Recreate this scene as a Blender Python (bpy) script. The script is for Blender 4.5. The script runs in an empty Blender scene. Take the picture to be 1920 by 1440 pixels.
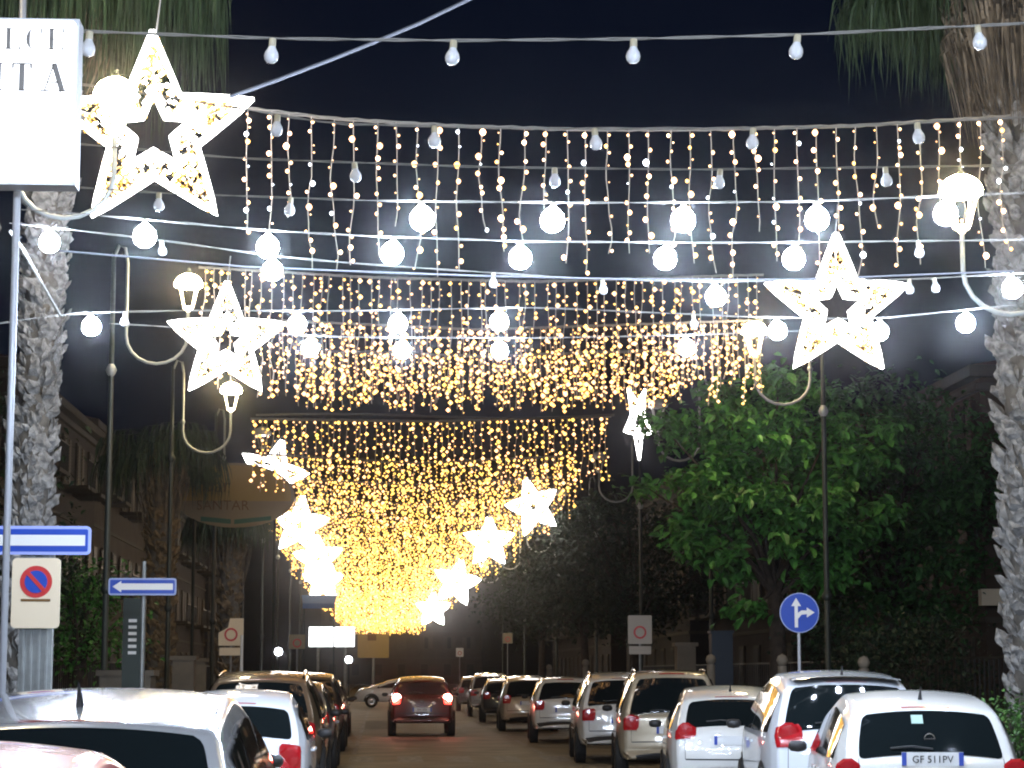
import bpy, math, random
from mathutils import Vector, Matrix
R = math.radians
rnd = random.Random(7)
S = bpy.context.scene
COL = S.collection

# ------------------------------------------------------------------ camera, sky, exposure
F = 4100.0                                # focal length in photo pixels (1920 wide)
TH = math.atan(542 / F); PS = math.atan(245 * math.cos(TH) / F)
CZ = 1.72
cam = bpy.data.cameras.new('camera'); co = bpy.data.objects.new('camera', cam); COL.objects.link(co)
co.location = (0, 0, CZ); co.rotation_euler = (R(90) + TH, 0, -PS)
cam.sensor_width = 36; cam.lens = F / 1920 * 36; cam.clip_end = 3000; cam.clip_start = 0.1
S.camera = co
fw = Vector((math.sin(PS) * math.cos(TH), math.cos(PS) * math.cos(TH), math.sin(TH)))
ri = Vector((math.cos(PS), -math.sin(PS), 0)); up = ri.cross(fw)
def P(px, py, Y):
    d = fw * F + ri * (px - 960) + up * (720 - py)
    return Vector((0, 0, CZ)) + d * (Y / d.y)

w = bpy.data.worlds.new('World'); S.world = w; w.use_nodes = True
nt = w.node_tree; nt.nodes.clear()
sky = nt.nodes.new('ShaderNodeTexSky'); sky.sky_type = 'NISHITA'; sky.sun_disc = False
sky.sun_elevation = R(-2.0); sky.sun_rotation = R(190)
bg = nt.nodes.new('ShaderNodeBackground'); bg.inputs[1].default_value = 0.10
wo = nt.nodes.new('ShaderNodeOutputWorld')
bw = nt.nodes.new('ShaderNodeRGBToBW'); tn = nt.nodes.new('ShaderNodeVectorMath'); tn.operation = 'MULTIPLY'; tn.inputs[1].default_value = (.05, .13, .50)
nt.links.new(sky.outputs[0], bw.inputs[0]); nt.links.new(bw.outputs[0], tn.inputs[0]); nt.links.new(tn.outputs[0], bg.inputs[0]); nt.links.new(bg.outputs[0], wo.inputs[0])
S.view_settings.view_transform = 'Standard'; S.view_settings.look = 'None'
S.view_settings.exposure = 0; S.view_settings.gamma = 1; S.view_settings.use_curve_mapping = False
cy = S.cycles
cy.max_bounces = 5; cy.diffuse_bounces = 2; cy.glossy_bounces = 3; cy.transmission_bounces = 3; cy.volume_bounces = 0
cy.sample_clamp_indirect = 3.0; cy.sample_clamp_direct = 0
cy.filter_width = 2.0
cy.use_denoising = True
cy.caustics_reflective = False; cy.caustics_refractive = False

# ------------------------------------------------------------------ helpers
class MB:
    def __init__(s): s.v = []; s.f = []
    def quad(s, a, b, c, d):
        n = len(s.v); s.v += [tuple(a), tuple(b), tuple(c), tuple(d)]; s.f.append((n, n+1, n+2, n+3))
    def tri(s, a, b, c):
        n = len(s.v); s.v += [tuple(a), tuple(b), tuple(c)]; s.f.append((n, n+1, n+2))
    def poly(s, pts):
        n = len(s.v); s.v += [tuple(p) for p in pts]; s.f.append(tuple(range(n, n+len(pts))))
    def box(s, c, d, rz=0, bev=0):
        x, y, z = (q / 2 for q in d); n = len(s.v); cr, sr = math.cos(rz), math.sin(rz)
        for (i, j, k) in ((-1,-1,-1),(1,-1,-1),(1,1,-1),(-1,1,-1),(-1,-1,1),(1,-1,1),(1,1,1),(-1,1,1)):
            a, b = i*x, j*y
            s.v.append((c[0]+a*cr-b*sr, c[1]+a*sr+b*cr, c[2]+k*z))
        for f in ((3,2,1,0),(4,5,6,7),(0,1,5,4),(1,2,6,5),(2,3,7,6),(3,0,4,7)): s.f.append(tuple(n+i for i in f))
    def tube(s, pts, r, n=6, cap=True):
        pts = [Vector(p) for p in pts]; base = len(s.v); m = len(pts)
        rs = r if isinstance(r, (list, tuple)) else [r]*m
        ref = None
        for i, p in enumerate(pts):
            t = (pts[min(i+1, m-1)] - pts[max(i-1, 0)])
            if t.length < 1e-9: t = Vector((0, 0, 1))
            t.normalize()
            if ref is None: ref = Vector((1, 0, 0)) if abs(t.x) < .8 else Vector((0, 1, 0))
            a = (ref - t * ref.dot(t)); a.normalize(); b = t.cross(a); ref = a
            for k in range(n):
                q = 2*math.pi*k/n
                s.v.append(tuple(p + (a*math.cos(q) + b*math.sin(q))*rs[i]))
        for i in range(m-1):
            for k in range(n):
                k2 = (k+1) % n
                s.f.append((base+i*n+k, base+i*n+k2, base+(i+1)*n+k2, base+(i+1)*n+k))
        if cap:
            s.f.append(tuple(base+k for k in reversed(range(n)))); s.f.append(tuple(base+(m-1)*n+k for k in range(n)))
    def lathe(s, c, prof, n=12):              # prof (r,z)
        base = len(s.v); c = Vector(c)
        for (r, z) in prof:
            for k in range(n):
                q = 2*math.pi*k/n; s.v.append((c.x+r*math.cos(q), c.y+r*math.sin(q), c.z+z))
        for i in range(len(prof)-1):
            for k in range(n):
                k2 = (k+1) % n
                s.f.append((base+i*n+k, base+i*n+k2, base+(i+1)*n+k2, base+(i+1)*n+k))
    def octa(s, c, r):
        n = len(s.v); x, y, z = c
        s.v += [(x+r,y,z),(x-r,y,z),(x,y+r,z),(x,y-r,z),(x,y,z+r),(x,y,z-r)]
        for f in ((0,2,4),(2,1,4),(1,3,4),(3,0,4),(2,0,5),(1,2,5),(3,1,5),(0,3,5)): s.f.append(tuple(n+i for i in f))
    def grid(s, fn, nu, nv, flip=False):
        base = len(s.v)
        for i in range(nu+1):
            for j in range(nv+1): s.v.append(tuple(fn(i/nu, j/nv)))
        for i in range(nu):
            for j in range(nv):
                a = base+i*(nv+1)+j; q = (a, a+1, a+nv+2, a+nv+1)
                s.f.append(q[::-1] if flip else q)
    def build(s, name, mat, parent=None, smooth=False, fixn=False):
        me = bpy.data.meshes.new(name); me.from_pydata(s.v, [], s.f); me.validate()
        if fixn:
            import bmesh
            bm = bmesh.new(); bm.from_mesh(me); bmesh.ops.remove_doubles(bm, verts=bm.verts, dist=1e-4)
            bmesh.ops.recalc_face_normals(bm, faces=bm.faces); bm.to_mesh(me); bm.free()
        if smooth: me.polygons.foreach_set('use_smooth', [True]*len(me.polygons))
        if isinstance(mat, (list, tuple)):
            for m_ in mat: me.materials.append(m_)
        elif mat: me.materials.append(mat)
        o = bpy.data.objects.new(name, me); COL.objects.link(o)
        if parent: o.parent = parent
        return o

def tag(o, label=None, cat=None, group=None, kind=None):
    if label: o['label'] = label
    if cat: o['category'] = cat
    if group: o['group'] = group
    if kind: o['kind'] = kind
    return o
def thing(name, loc, label, cat, group=None, rz=0):
    o = bpy.data.objects.new(name, None); COL.objects.link(o); o.location = loc; o.rotation_euler = (0, 0, rz)
    o.empty_display_size = .2
    return tag(o, label, cat, group)
def stuff(o): o['kind'] = 'stuff'; return o
def struct(o): o['kind'] = 'structure'; return o
def inst(name, mesh, parent, loc, rot=(0,0,0), sc=1):
    o = bpy.data.objects.new(name, mesh); COL.objects.link(o); o.parent = parent
    o.location = loc; o.rotation_euler = rot; o.scale = (sc,)*3 if not isinstance(sc, tuple) else sc
    return o
def copy_tree(o, parent=None):
    c = o.copy(); COL.objects.link(c); c.parent = parent
    for ch in list(o.children): copy_tree(ch, c)
    return c

def mat(name, col, rough=.7, metal=0, coat=0, var=0, vscale=5, bump=0, bscale=20, emit=None, estr=0, spec=.5, col2=None, trans=0):
    m = bpy.data.materials.new(name); m.use_nodes = True; n = m.node_tree.nodes; l = m.node_tree.links
    b = n['Principled BSDF']; b.inputs['Base Color'].default_value = (*col, 1); b.inputs['Roughness'].default_value = rough
    b.inputs['Metallic'].default_value = metal; b.inputs['Coat Weight'].default_value = coat; b.inputs['Coat Roughness'].default_value = .04
    b.inputs['Specular IOR Level'].default_value = spec
    if trans: b.inputs['Transmission Weight'].default_value = trans
    if var or col2 or bump:
        tc = n.new('ShaderNodeTexCoord')
    if var or col2:
        no = n.new('ShaderNodeTexNoise'); no.inputs['Scale'].default_value = vscale; no.inputs['Detail'].default_value = 6
        l.new(tc.outputs['Object'], no.inputs['Vector'])
        rp = n.new('ShaderNodeValToRGB'); rp.color_ramp.elements[0].position = .35; rp.color_ramp.elements[1].position = .65
        c2 = col2 or tuple(min(1, c*(1+var)) for c in col); c1 = col if col2 else tuple(c*(1-var) for c in col)
        rp.color_ramp.elements[0].color = (*c1, 1); rp.color_ramp.elements[1].color = (*c2, 1)
        l.new(no.outputs['Fac'], rp.inputs[0]); l.new(rp.outputs[0], b.inputs['Base Color'])
    if bump:
        n2 = n.new('ShaderNodeTexNoise'); n2.inputs['Scale'].default_value = bscale; n2.inputs['Detail'].default_value = 4
        l.new(tc.outputs['Object'], n2.inputs['Vector'])
        bu = n.new('ShaderNodeBump'); bu.inputs['Strength'].default_value = bump; bu.inputs['Distance'].default_value = .02
        l.new(n2.outputs['Fac'], bu.inputs['Height']); l.new(bu.outputs[0], b.inputs['Normal'])
    if emit:
        b.inputs['Emission Color'].default_value = (*emit, 1); b.inputs['Emission Strength'].default_value = estr
    return m

M = dict(
    asphalt=mat('asphalt', (.17,.145,.10), .62, var=.3, vscale=.9, bump=.5, bscale=60),
    paving=mat('paving_stone', (.14,.12,.10), .8, var=.25, vscale=2, bump=.3),
    kerb=mat('kerb_stone', (.25,.24,.22), .8, var=.2, vscale=3),
    paint=mat('worn_road_paint', (.10,.095,.08), .7, col2=(.30,.28,.24), vscale=7),
    soil=mat('ground', (.05,.045,.035), .95, var=.3, vscale=.5),
    cable=mat('pale_cable', (.24,.23,.21), .7), cable_d=mat('grey_cable', (.13,.135,.16), .7),
    wire=mat('clear_wire', (.55,.5,.45), .45),
    steel=mat('painted_steel', (.5,.52,.56), .45, metal=.3), dark=mat('dark_metal', (.035,.045,.04), .4, metal=.5),
    galv=mat('galvanised_steel', (.30,.32,.32), .5, metal=.5, var=.12, vscale=9),
    post=mat('lamp_post_paint', (.045,.055,.05), .42, metal=.3), arm=mat('pale_arm_paint', (.42,.44,.42), .4, metal=.2),
    ledw=mat('led_warm', (1,.8,.5), .5, emit=(1,.52,.24), estr=3.6), ledg=mat('led_gold', (1,.75,.3), .5, emit=(1,.50,.13), estr=4.5),
    ledp=mat('led_peach', (1,.7,.5), .5, emit=(1,.58,.32), estr=9),
    ledy=mat('led_yellow', (1,.8,.3), .5, emit=(1,.60,.12), estr=3.0),
    ledc=mat('led_cool', (.8,.85,1), .5, emit=(.85,.9,1), estr=9),
    rope=mat('star_rope_light', (1,.95,.9), .5, emit=(1,.96,.93), estr=14), stargold=mat('star_led', (1,.8,.5), .5, emit=(1,.62,.2), estr=5),
    starwhite=mat('star_led_white', (1,.95,.9), .5, emit=(1,.9,.78), estr=22),
    tinsel=mat('gold_tinsel', (.45,.28,.08), .35, metal=.7),
    bulb_on=mat('lit_bulb', (1,1,1), .4, emit=(.68,.80,1), estr=480), bulb_off=mat('frosted_bulb', (.75,.77,.8), .15, coat=.5),
    sock=mat('cream_socket', (.55,.50,.36), .5), lantern=mat('lit_lantern', (1,.9,.7), .5, emit=(1,.78,.42), estr=150),
    lframe_glow=mat('lantern_frame_glow', (.8,.75,.6), .4, emit=(1,.86,.6), estr=7),  # base and bars glow themselves: the dome's light put into the frame
    signlit=mat('lit_sign_face', (.95,.97,1), .5, emit=(.93,.96,1), estr=2.6), letter=mat('sign_letter', (.10,.10,.10), .6, emit=(.5,.5,.52), estr=.22),
    letterpale=mat('sign_letter_pale', (.6,.6,.6), .6, emit=(.85,.86,.9), estr=.8),
    white=mat('white_plastic', (.78,.78,.76), .5), blue=mat('sign_blue', (.012,.06,.42), .35, coat=.3), red=mat('sign_red', (.55,.03,.03), .4),
    cream=mat('sign_cream', (.80,.68,.50), .5), creamd=mat('sign_cream_dull', (.26,.21,.12), .6), rim=mat('sign_rim', (.30,.36,.6), .4),
    bark=mat('palm_boot', (.29,.285,.275), .9, var=.5, vscale=9, bump=.8, bscale=40), barkd=mat('palm_trunk', (.13,.12,.105), .95, var=.3, vscale=8),
    barkb=mat('palm_boot_brown', (.20,.15,.09), .9, var=.35, vscale=6),
    skirt=mat('dry_frond', (.16,.13,.095), .85, var=.4, vscale=4), frond=mat('palm_frond', (.032,.058,.026), .6, var=.4, vscale=3),
    leaf=mat('leaf_green', (.065,.215,.042), .5, var=.6, vscale=4), leafd=mat('leaf_dark', (.014,.034,.015), .6, var=.5, vscale=3), leaf_shade=mat('leaf_shaded', (.038,.12,.032), .55, var=.6, vscale=3),
    trunk=mat('tree_bark', (.05,.038,.03), .9, var=.3, vscale=6, bump=.6),
    hedge=mat('hedge_leaf', (.05,.13,.025), .5, var=.4, vscale=4),
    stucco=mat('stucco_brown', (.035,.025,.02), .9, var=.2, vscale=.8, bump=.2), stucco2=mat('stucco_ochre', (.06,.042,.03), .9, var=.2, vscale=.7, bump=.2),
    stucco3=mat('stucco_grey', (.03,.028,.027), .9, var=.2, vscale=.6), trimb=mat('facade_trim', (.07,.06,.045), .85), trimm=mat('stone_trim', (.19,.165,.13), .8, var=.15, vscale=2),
    pane=mat('dark_window_glass', (.008,.009,.012), .6, spec=.15), shutter=mat('shutter_slats', (.07,.05,.035), .6),
    roof=mat('roof_tiles', (.16,.07,.04), .9, var=.3, vscale=3), rail=mat('iron_railing', (.03,.03,.03), .5, metal=.4),
    trimdark=mat('seat_cloth_behind_glass', (.03,.032,.034), .12, coat=.5),
    awn=mat('blue_awning', (.03,.12,.40), .7), gold=mat('gold_board', (.36,.25,.07), .6), goldd=mat('brown_lettering', (.16,.08,.02), .6),
    green=mat('green_lettering', (.03,.12,.07), .6),
    tyre=mat('tyre_rubber', (.012,.012,.012), .8), alloy=mat('alloy_rim', (.45,.45,.46), .3, metal=.9),
    blackp=mat('black_plastic', (.015,.015,.016), .5), cglass=mat('car_glass', (.006,.009,.010), .04, spec=.7, coat=.6),
    tail=mat('tail_lens', (.32,.008,.012), .15, coat=.6, emit=(1,.03,.03), estr=.03), tail_on=mat('lit_tail_lens', (.6,.02,.02), .2, emit=(1,.03,.02), estr=14),
    tail_hot=mat('lit_brake_bulb', (1,.4,.3), .2, emit=(1,.30,.22), estr=90),
    head=mat('head_lens', (.6,.62,.65), .1, coat=.6), plate=mat('plate_white', (.72,.74,.76), .4), plateb=mat('plate_blue', (.02,.06,.40), .4),
    chrome=mat('chrome', (.7,.7,.72), .12, metal=1), stick=mat('sticker', (.35,.5,.45), .6),
)
def paintmat(name, c, metal=0.0, rough=.32): return mat(name, c, rough, metal, coat=1.0, spec=.5)

# ------------------------------------------------------------------ ground, road, pavements
KL, KR = -3.05, 6.5                          # kerb lines
def slab(name, x0, x1, y0, y1, z0, z1, m, parent=None):
    b = MB(); b.box(((x0+x1)/2, (y0+y1)/2, (z0+z1)/2), (x1-x0, y1-y0, z1-z0)); return b.build(name, m, parent)
g = MB(); g.quad((-600,-60,-.02),(600,-60,-.02),(600,1500,-.02),(-600,1500,-.02)); struct(g.build('ground', M['soil']))
g = MB()
for i in range(80):
    y0, y1 = -20+i*5, -15+i*5; g.quad((KL,y0,0),(KR,y0,0),(KR,y1,0),(KL,y1,0))
struct(g.build('road', M['asphalt']))
struct(slab('pavement', -11.9, KL-.2, -20, 380, -.01, .12, M['paving'])); struct(slab('pavement', KR+.2, 15.9, -20, 380, -.01, .12, M['paving']))
for x0 in (KL-.2, KR):
    b = MB()
    for k in range(95):
        b.box((x0+.1, -18+k*4.0+2, .064), (.196, 3.985, .14))
    struct(b.build('kerb', M['kerb']))
b = MB()
for k in range(9):
    b.quad((-2.6+k*.98, 43.2, .004), (-2.1+k*.98, 43.2, .004), (-2.1+k*.98, 46.2, .004), (-2.6+k*.98, 46.2, .004))
struct(b.build('zebra_crossing', M['paint']))
b = MB()
for xx in (-.62, 3.42):
    for k in range(26):
        y0 = 8+k*5.6
        if 41 < y0 < 47: continue
        b.quad((xx, y0, .004), (xx+.1, y0, .004), (xx+.1, y0+4.2, .004), (xx, y0+4.2, .004))
struct(b.build('parking_line', M['paint']))
b = MB()
for (mx, my, r) in ((1.6, 31, .33), (.6, 51, .33), (2.2, 70, .33)):
    b.poly([(mx+r*math.cos(q*math.pi/8), my+r*math.sin(q*math.pi/8), .004) for q in range(16)])
tag(b.build('manhole_cover', M['dark']), kind='structure')

b = MB()
for (x0, x1, y0, y1) in ((-.4,.9,24,29.5), (2.2,3.3,33,36), (.3,1.5,56,61), (-.5,.4,68,80)): b.quad((x0,y0,.008),(x1,y0,.008),(x1+.05,y1,.008),(x0-.05,y1,.008))
struct(b.build('road_patch', mat('asphalt_patch', (.12,.105,.075), .75, var=.3, vscale=3, bump=.5, bscale=70)))
# ------------------------------------------------------------------ cars
def catmull(pts, per):
    out = []
    n = len(pts)
    for i in range(n):
        p0, p1, p2, p3 = pts[(i-1) % n], pts[i], pts[(i+1) % n], pts[(i+2) % n]
        for k in range(per):
            t = k/per; o = []
            for a, b_, c, d in zip(p0, p1, p2, p3):
                m1 = (c-a)*.42; m2 = (d-b_)*.42
                t2, t3 = t*t, t*t*t
                o.append((2*t3-3*t2+1)*b_+(t3-2*t2+t)*m1+(-2*t3+3*t2)*c+(t3-t2)*m2)
            out.append(tuple(o))
    return out
PER = 6
def profile(style, L, H):
    # (y from the rear, z): keys 0 rear bottom .. ; same index layout for all styles
    if style == 'suv':
        k = [(.10,.36),(.0,.50),(.01,.72),(.05,1.02),(.16,1.13),(.38,H-.22),(.50,H-.12),(1.1,H-.04),(2.0,H),(2.75,H-.10),(3.0,H-.2),(3.75,1.12),(4.3,1.03),(L-.15,.90),(L,.60),(L-.08,.34)]
    elif style == 'van':
        k = [(.08,.34),(.0,.50),(.01,.72),(.03,1.00),(.08,1.08),(.22,H-.20),(.34,H-.05),(.9,H-.005),(2.2,H),(3.0,H-.09),(3.2,H-.2),(3.75,1.14),(4.1,1.03),(L-.12,.85),(L,.58),(L-.06,.32)]
    elif style == 'round':
        k = [(.12,.32),(.01,.48),(.0,.70),(.07,.93),(.16,1.03),(.46,H-.24),(.60,H-.14),(1.1,H-.05),(1.8,H),(2.35,H-.10),(2.55,H-.18),(3.15,1.00),(3.5,.92),(L-.15,.78),(L,.52),(L-.06,.3)]
    else:  # hatch
        k = [(.10,.32),(.0,.48),(.01,.70),(.05,.93),(.13,1.02),(.40,H-.23),(.53,H-.135),(1.1,H-.05),(1.9,H),(2.5,H-.09),(2.75,H-.18),(3.45,1.00),(3.85,.92),(L-.15,.76),(L,.52),(L-.06,.3)]
    s = L/4.2 if style != 'suv' else L/4.5
    return [(y if y < .7 or y > L-.4 else y*s, z) for y, z in k]

def make_car(name, label, X, Y, Wd, L, H, style, paint, rz=0, cat='car', group=None, lights_on=False, plate=None, plate_z=.80, badge=False,
             antenna=False, rails=False, taper=.27, tailz=(.80,1.02), tailu=(.66,1.0), glassu=.84, plate_low=False, spoiler=False, sticker=False, third=True, wiper=True, black_low=False):
    root = thing(name, (X, Y, 0), label, cat, group, rz)
    key = profile(style, L, H); keyn = len(key)
    prof = catmull(key, PER); N = len(prof)
    belt = .95 if style in ('hatch', 'round') else 1.05
    Wm = Wd/2; r = .075
    def plan(y):
        q = (y-L/2)/(L/2); return 1-.13*abs(q)**4.5
    def W(y, z):
        h = 1.0
        if z < .62: h = 1-.05*((.62-z)/.35)**2
        elif z < belt: h = 1-.03*((z-.62)/(belt-.62))**2
        else: h = .97-taper*((z-belt)/(H-belt))**1.15
        return Wm*h*plan(y)
    nor = []
    for i in range(N):
        a, b_ = prof[i-1], prof[(i+1) % N]
        t = Vector((b_[0]-a[0], b_[1]-a[1])); t.normalize(); nor.append(Vector((-t.y, t.x)))   # outward for this loop direction
    def pr(t):
        t = t % N; i = int(t); f = t-i; j = (i+1) % N
        p = Vector(prof[i])*(1-f)+Vector(prof[j])*f; n = (nor[i]*(1-f)+nor[j]*f); n.normalize(); return p, n
    # u in [-1,1]
    u0 = .86
    def Sf(t, u, off=0):
        p, n = pr(t); au = abs(u); sg = 1 if u >= 0 else -1
        w_ = W(p.x, p.y)
        cr = .035+.05*abs(n.x)
        if p.y < .45 and n.y < -.5: cr = 0
        if au <= u0:
            x = au/u0*(w_-r); d = cr*(1-(au/u0)**2.2); nx = 0; q = p+n*(d+off)
            return Vector((sg*x, q.x, q.y))
        ph = (au-u0)/(1-u0)*math.pi/2
        q = p-n*(r*(1-math.cos(ph)))+n*off*math.cos(ph)
        return Vector((sg*((w_-r)+r*math.sin(ph)+off*math.sin(ph)), q.x, q.y))
    b = MB()
    us = [-1,-.965,-.93,-.895,-.86,-.7,-.5,-.25,0,.25,.5,.7,.86,.895,.93,.965,1]
    for i in range(N):
        for u in us:
            b.v.append(tuple(Sf(i, u)))
    nu = len(us)
    for i in range(N):
        for j in range(nu-1):
            a = i*nu+j; c = ((i+1) % N)*nu+j
            b.f.append((a, c, c+1, a+1))
    K = 8
    for sg in (-1, 1):
        base = len(b.v)
        for i in range(N):
            p, n = pr(i); p = p-n*r
            sy = min(max(p.x, .75), L-.75); sz = .62
            for k in range(K+1):
                y = p.x+(sy-p.x)*k/K; z = p.y+(sz-p.y)*k/K
                b.v.append((sg*W(y, z) if k else sg*W(*pr(i)[0]), y, z))
        for i in range(N):
            j = (i+1) % N
            for k in range(K):
                q = (base+i*(K+1)+k, base+j*(K+1)+k, base+j*(K+1)+k+1, base+i*(K+1)+k+1)
                b.f.append(q if sg > 0 else q[::-1])
    body = b.build('body', paint, root, smooth=True, fixn=True)
    def patch(nm, t0, t1, ua, ub, m, off=.004, ns=10, nv=14, par=root, rc=.0, trap=0.0):
        g_ = MB()
        def fn(a, c):
            t = t0+(t1-t0)*a; sh = 1-rc*abs(2*a-1)**6
            um = (ua+ub)/2; uh = (ub-ua)/2*sh*(1-trap*(a-.5)); return Sf(t, um+uh*(2*c-1), off)
        g_.grid(fn, ns, nv); return g_.build(nm, m, par, smooth=True)
    K_ = PER
    # dark surround and rear glass
    patch('rear_window', 4*K_-2.5, 5.35*K_, -glassu, glassu, M['cglass'], .006, 12, 18, rc=.07, trap=.0)
    patch('windshield', 9.8*K_, 11.05*K_, -.86, .86, M['cglass'], .005, 8, 14, rc=.05)
    # tailgate seams
    for (ta, tb) in ((1.55*K_, 1.62*K_),):
        patch('tailgate_seam', ta, tb, -.80, .80, M['blackp'], .003, 1, 12)
    for sg in (-1, 1):
        g_ = MB(); g_.grid(lambda a, c: Sf(1.6*K_+(3.7-1.6)*K_*a, sg*(.80+.008*c), .003), 10, 1); g_.build('tailgate_seam', M['blackp'], root)
    if black_low: patch('lower_bumper', .1*K_, .95*K_, -.9, .9, M['blackp'], .01, 4, 12)
    else: patch('lower_bumper', .0*K_, .5*K_, -.8, .8, M['blackp'], .006, 3, 12)
    def tz(z):        # profile parameter at height z on the rear
        best = min((abs(prof[i][1]-z), i) for i in range(0, 6*K_)); return best[1]
    for sg in (-1, 1):
        ua, ub = (tailu[0], tailu[1]) if sg > 0 else (-tailu[1], -tailu[0])
        tl = patch('tail_light', tz(tailz[0]), tz(tailz[1])+.5, ua, ub, M['tail_on'] if lights_on else M['tail'], .012, 6, 8, rc=.25)
        c_ = Sf((tz(tailz[0])+tz(tailz[1]))/2, sg*(tailu[0]+tailu[1])/2*.98, .015)
        g_ = MB(); g_.lathe((0,0,0), [(0,.018),(.095,.013),(.12,0)], 10)
        hot = g_.build('lamp_lens', M['tail_hot'] if lights_on else M['tail'], tl); hot.location = c_; hot.rotation_euler = (R(90), 0, 0)
        ua, ub = (.6, 1.0) if sg > 0 else (-1.0, -.6)
        patch('headlight', 13.0*K_, 13.6*K_, ua, ub, M['head'], .008, 4, 8)
        # side windows
        zt = {}
        def ztop(y):
            zz = [p[1] for p in prof if abs(p[0]-y) < .12]
            lo = None
            for i in range(4*K_, 12*K_):
                a_, c2 = prof[i], prof[i+1]
                if a_[0] <= y <= c2[0]: return a_[1]+(c2[1]-a_[1])*(y-a_[0])/max(1e-6, c2[0]-a_[0])
            return H
        y_a = key[5][0]+.12; y_b = key[11][0]-.12; c1 = y_a+(y_b-y_a)*.20; c2_ = y_a+(y_b-y_a)*.56
        for (ya, yb) in ((y_a, c1-.04), (c1+.03, c2_-.03), (c2_+.04, y_b)):
            g_ = MB()
            def fn(a, c):
                y = ya+(yb-ya)*a; z0 = belt+.03; z1 = max(z0+.01, ztop(y)-.115)
                z = z0+(z1-z0)*c; return (sg*(W(y, z)+.005), y, z)
            g_.grid(fn, 10, 6, flip=sg > 0); g_.build('side_window', M['cglass'], root, smooth=True)
        for yy in (c1-.02, c2_):
            g_ = MB(); g_.grid(lambda a, c: (sg*(W(yy, .35+.6*a)+.003), yy+.008*c, .35+.6*a), 6, 1); g_.build('door_seam', M['blackp'], root)
        for yy in (c2_-.28, y_b-1.0 if y_b-1.0 > c2_ else c2_+.15):
            g_ = MB(); g_.box((sg*(W(yy, belt-.1)+.015), yy, belt-.10), (.03, .18, .03)); g_.build('door_handle', paint, root)
        my = y_b-.28
        g_ = MB(); g_.lathe((0,0,0), [(0,-.09),(.07,-.075),(.095,-.03),(.095,.03),(.07,.08),(0,.09)], 10)
        mr = g_.build('wing_mirror', M['blackp'], root, smooth=True); mr.location = (sg*(W(my, belt)+.13), my, belt+.06); mr.scale = (.95, .65, .62)
        for wy in (.72*L/4.2, L-.80*L/4.2):
            R_ = .32 if style in ('hatch', 'round') else .35
            g_ = MB(); wx = sg*(Wm-.10)
            arch = [(wy+(R_+.07)*math.cos(math.pi*k/14), R_+(R_+.07)*math.sin(math.pi*k/14)) for k in range(15)]
            g_.poly([(sg*(W(y, max(.3, z))+.006), y, z) for y, z in arch]); g_.build('wheel_arch', M['blackp'], root)
            g_ = MB(); ring = []
            for (rr, xx) in ((R_*.62, .112), (R_*.9, .118), (R_, .095), (R_, -.10), (R_*.6, -.11)): ring.append((rr, xx))
            bb = MB(); bb.lathe((0,0,0), ring, 20)
            bb.v = [(sg*z+wx, x+wy, y+R_) for x, y, z in bb.v]
            wh = bb.build('wheel', M['tyre'], root, smooth=True, fixn=True)
            bb = MB(); bb.lathe((0,0,0), [(0,.10),(.05,.10),(R_*.2,.085),(R_*.58,.10),(R_*.63,.113)], 20)
            bb.v = [(sg*z+wx, x+wy, y+R_) for x, y, z in bb.v]
            bb.build('rim', M['alloy'], wh, smooth=True)
    if third: patch('brake_light', 5.62*K_, 5.72*K_, -.32, .32, M['tail'], .006, 1, 6)
    if spoiler:
        g_ = MB()
        g_.grid(lambda a, c: Sf(6.6*K_-1.5*K_*.55*a, -.86+1.72*c, .008+.05*math.sin(math.pi*a*.5)) + Vector((0, -.10*a, 0)), 6, 14); g_.build('spoiler', paint, root, smooth=True)
    # number plate
    tp = tz(.50) if plate_low else tz(plate_z)
    pc = Sf(tp, 0, .02)
    g_ = MB(); g_.box((0,0,0), (.52,.015,.115)); pl = g_.build('number_plate', M['plate'], root); pl.location = pc
    for sx in (-.24, .24):
        g_ = MB(); g_.box((sx, -.009, 0), (.04, .004, .112)); g_.build('plate_band', M['plateb'], pl)
    if plate:
        tx = text(plate, .085, M['blackp'], 'plate_text', pl); tx.location = (0, -.0105, -.03); tx.rotation_euler = (R(90), 0, 0)
    if badge:
        c_ = Sf(tz(plate_z+.17), 0, .012); g_ = MB()
        g_.tube([(.045*math.cos(q*math.pi/8), 0, .045*math.sin(q*math.pi/8)) for q in range(17)], .007, 5); g_.tube([(-.05,0,0),(.05,0,0)], .007, 5)
        bd = g_.build('badge', M['chrome'], root); bd.location = c_
    if antenna:
        c_ = Sf(6.55*K_, 0, 0); g_ = MB(); g_.tube([(0,0,-.01),(0,-.03,.05),(0,-.08,.11)], [.022,.012,.004], 6); a_ = g_.build('roof_antenna', M['blackp'], root); a_.location = c_
    if wiper:
        p1 = Sf(3.95*K_, .02, .02); p2 = Sf(4.05*K_, -.45, .02)
        g_ = MB(); g_.tube([p1, (p1+p2)/2+Vector((0,-.01,.02)), p2], .010, 5); g_.build('wiper', M['blackp'], root)
    if rails:
        for sg in (-1, 1):
            pts = [Sf(t*K_, sg*.88, .035) for t in (6.5, 7, 7.5, 8, 8.5, 9)]
            pts = [Sf(6.4*K_, sg*.88, 0)]+pts+[Sf(9.1*K_, sg*.88, 0)]
            g_ = MB(); g_.tube(pts, .017, 6); g_.build('roof_rail', M['chrome'], root)
    if sticker:
        c_ = Sf(5.0*K_-1, -.12, .014); g_ = MB(); g_.box((0,0,0), (.10,.004,.09)); s_ = g_.build('window_sticker', M['stick'], root); s_.location = c_; s_.rotation_euler = (R(-38),0,0)
    if lights_on:
        pass
    return root

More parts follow.
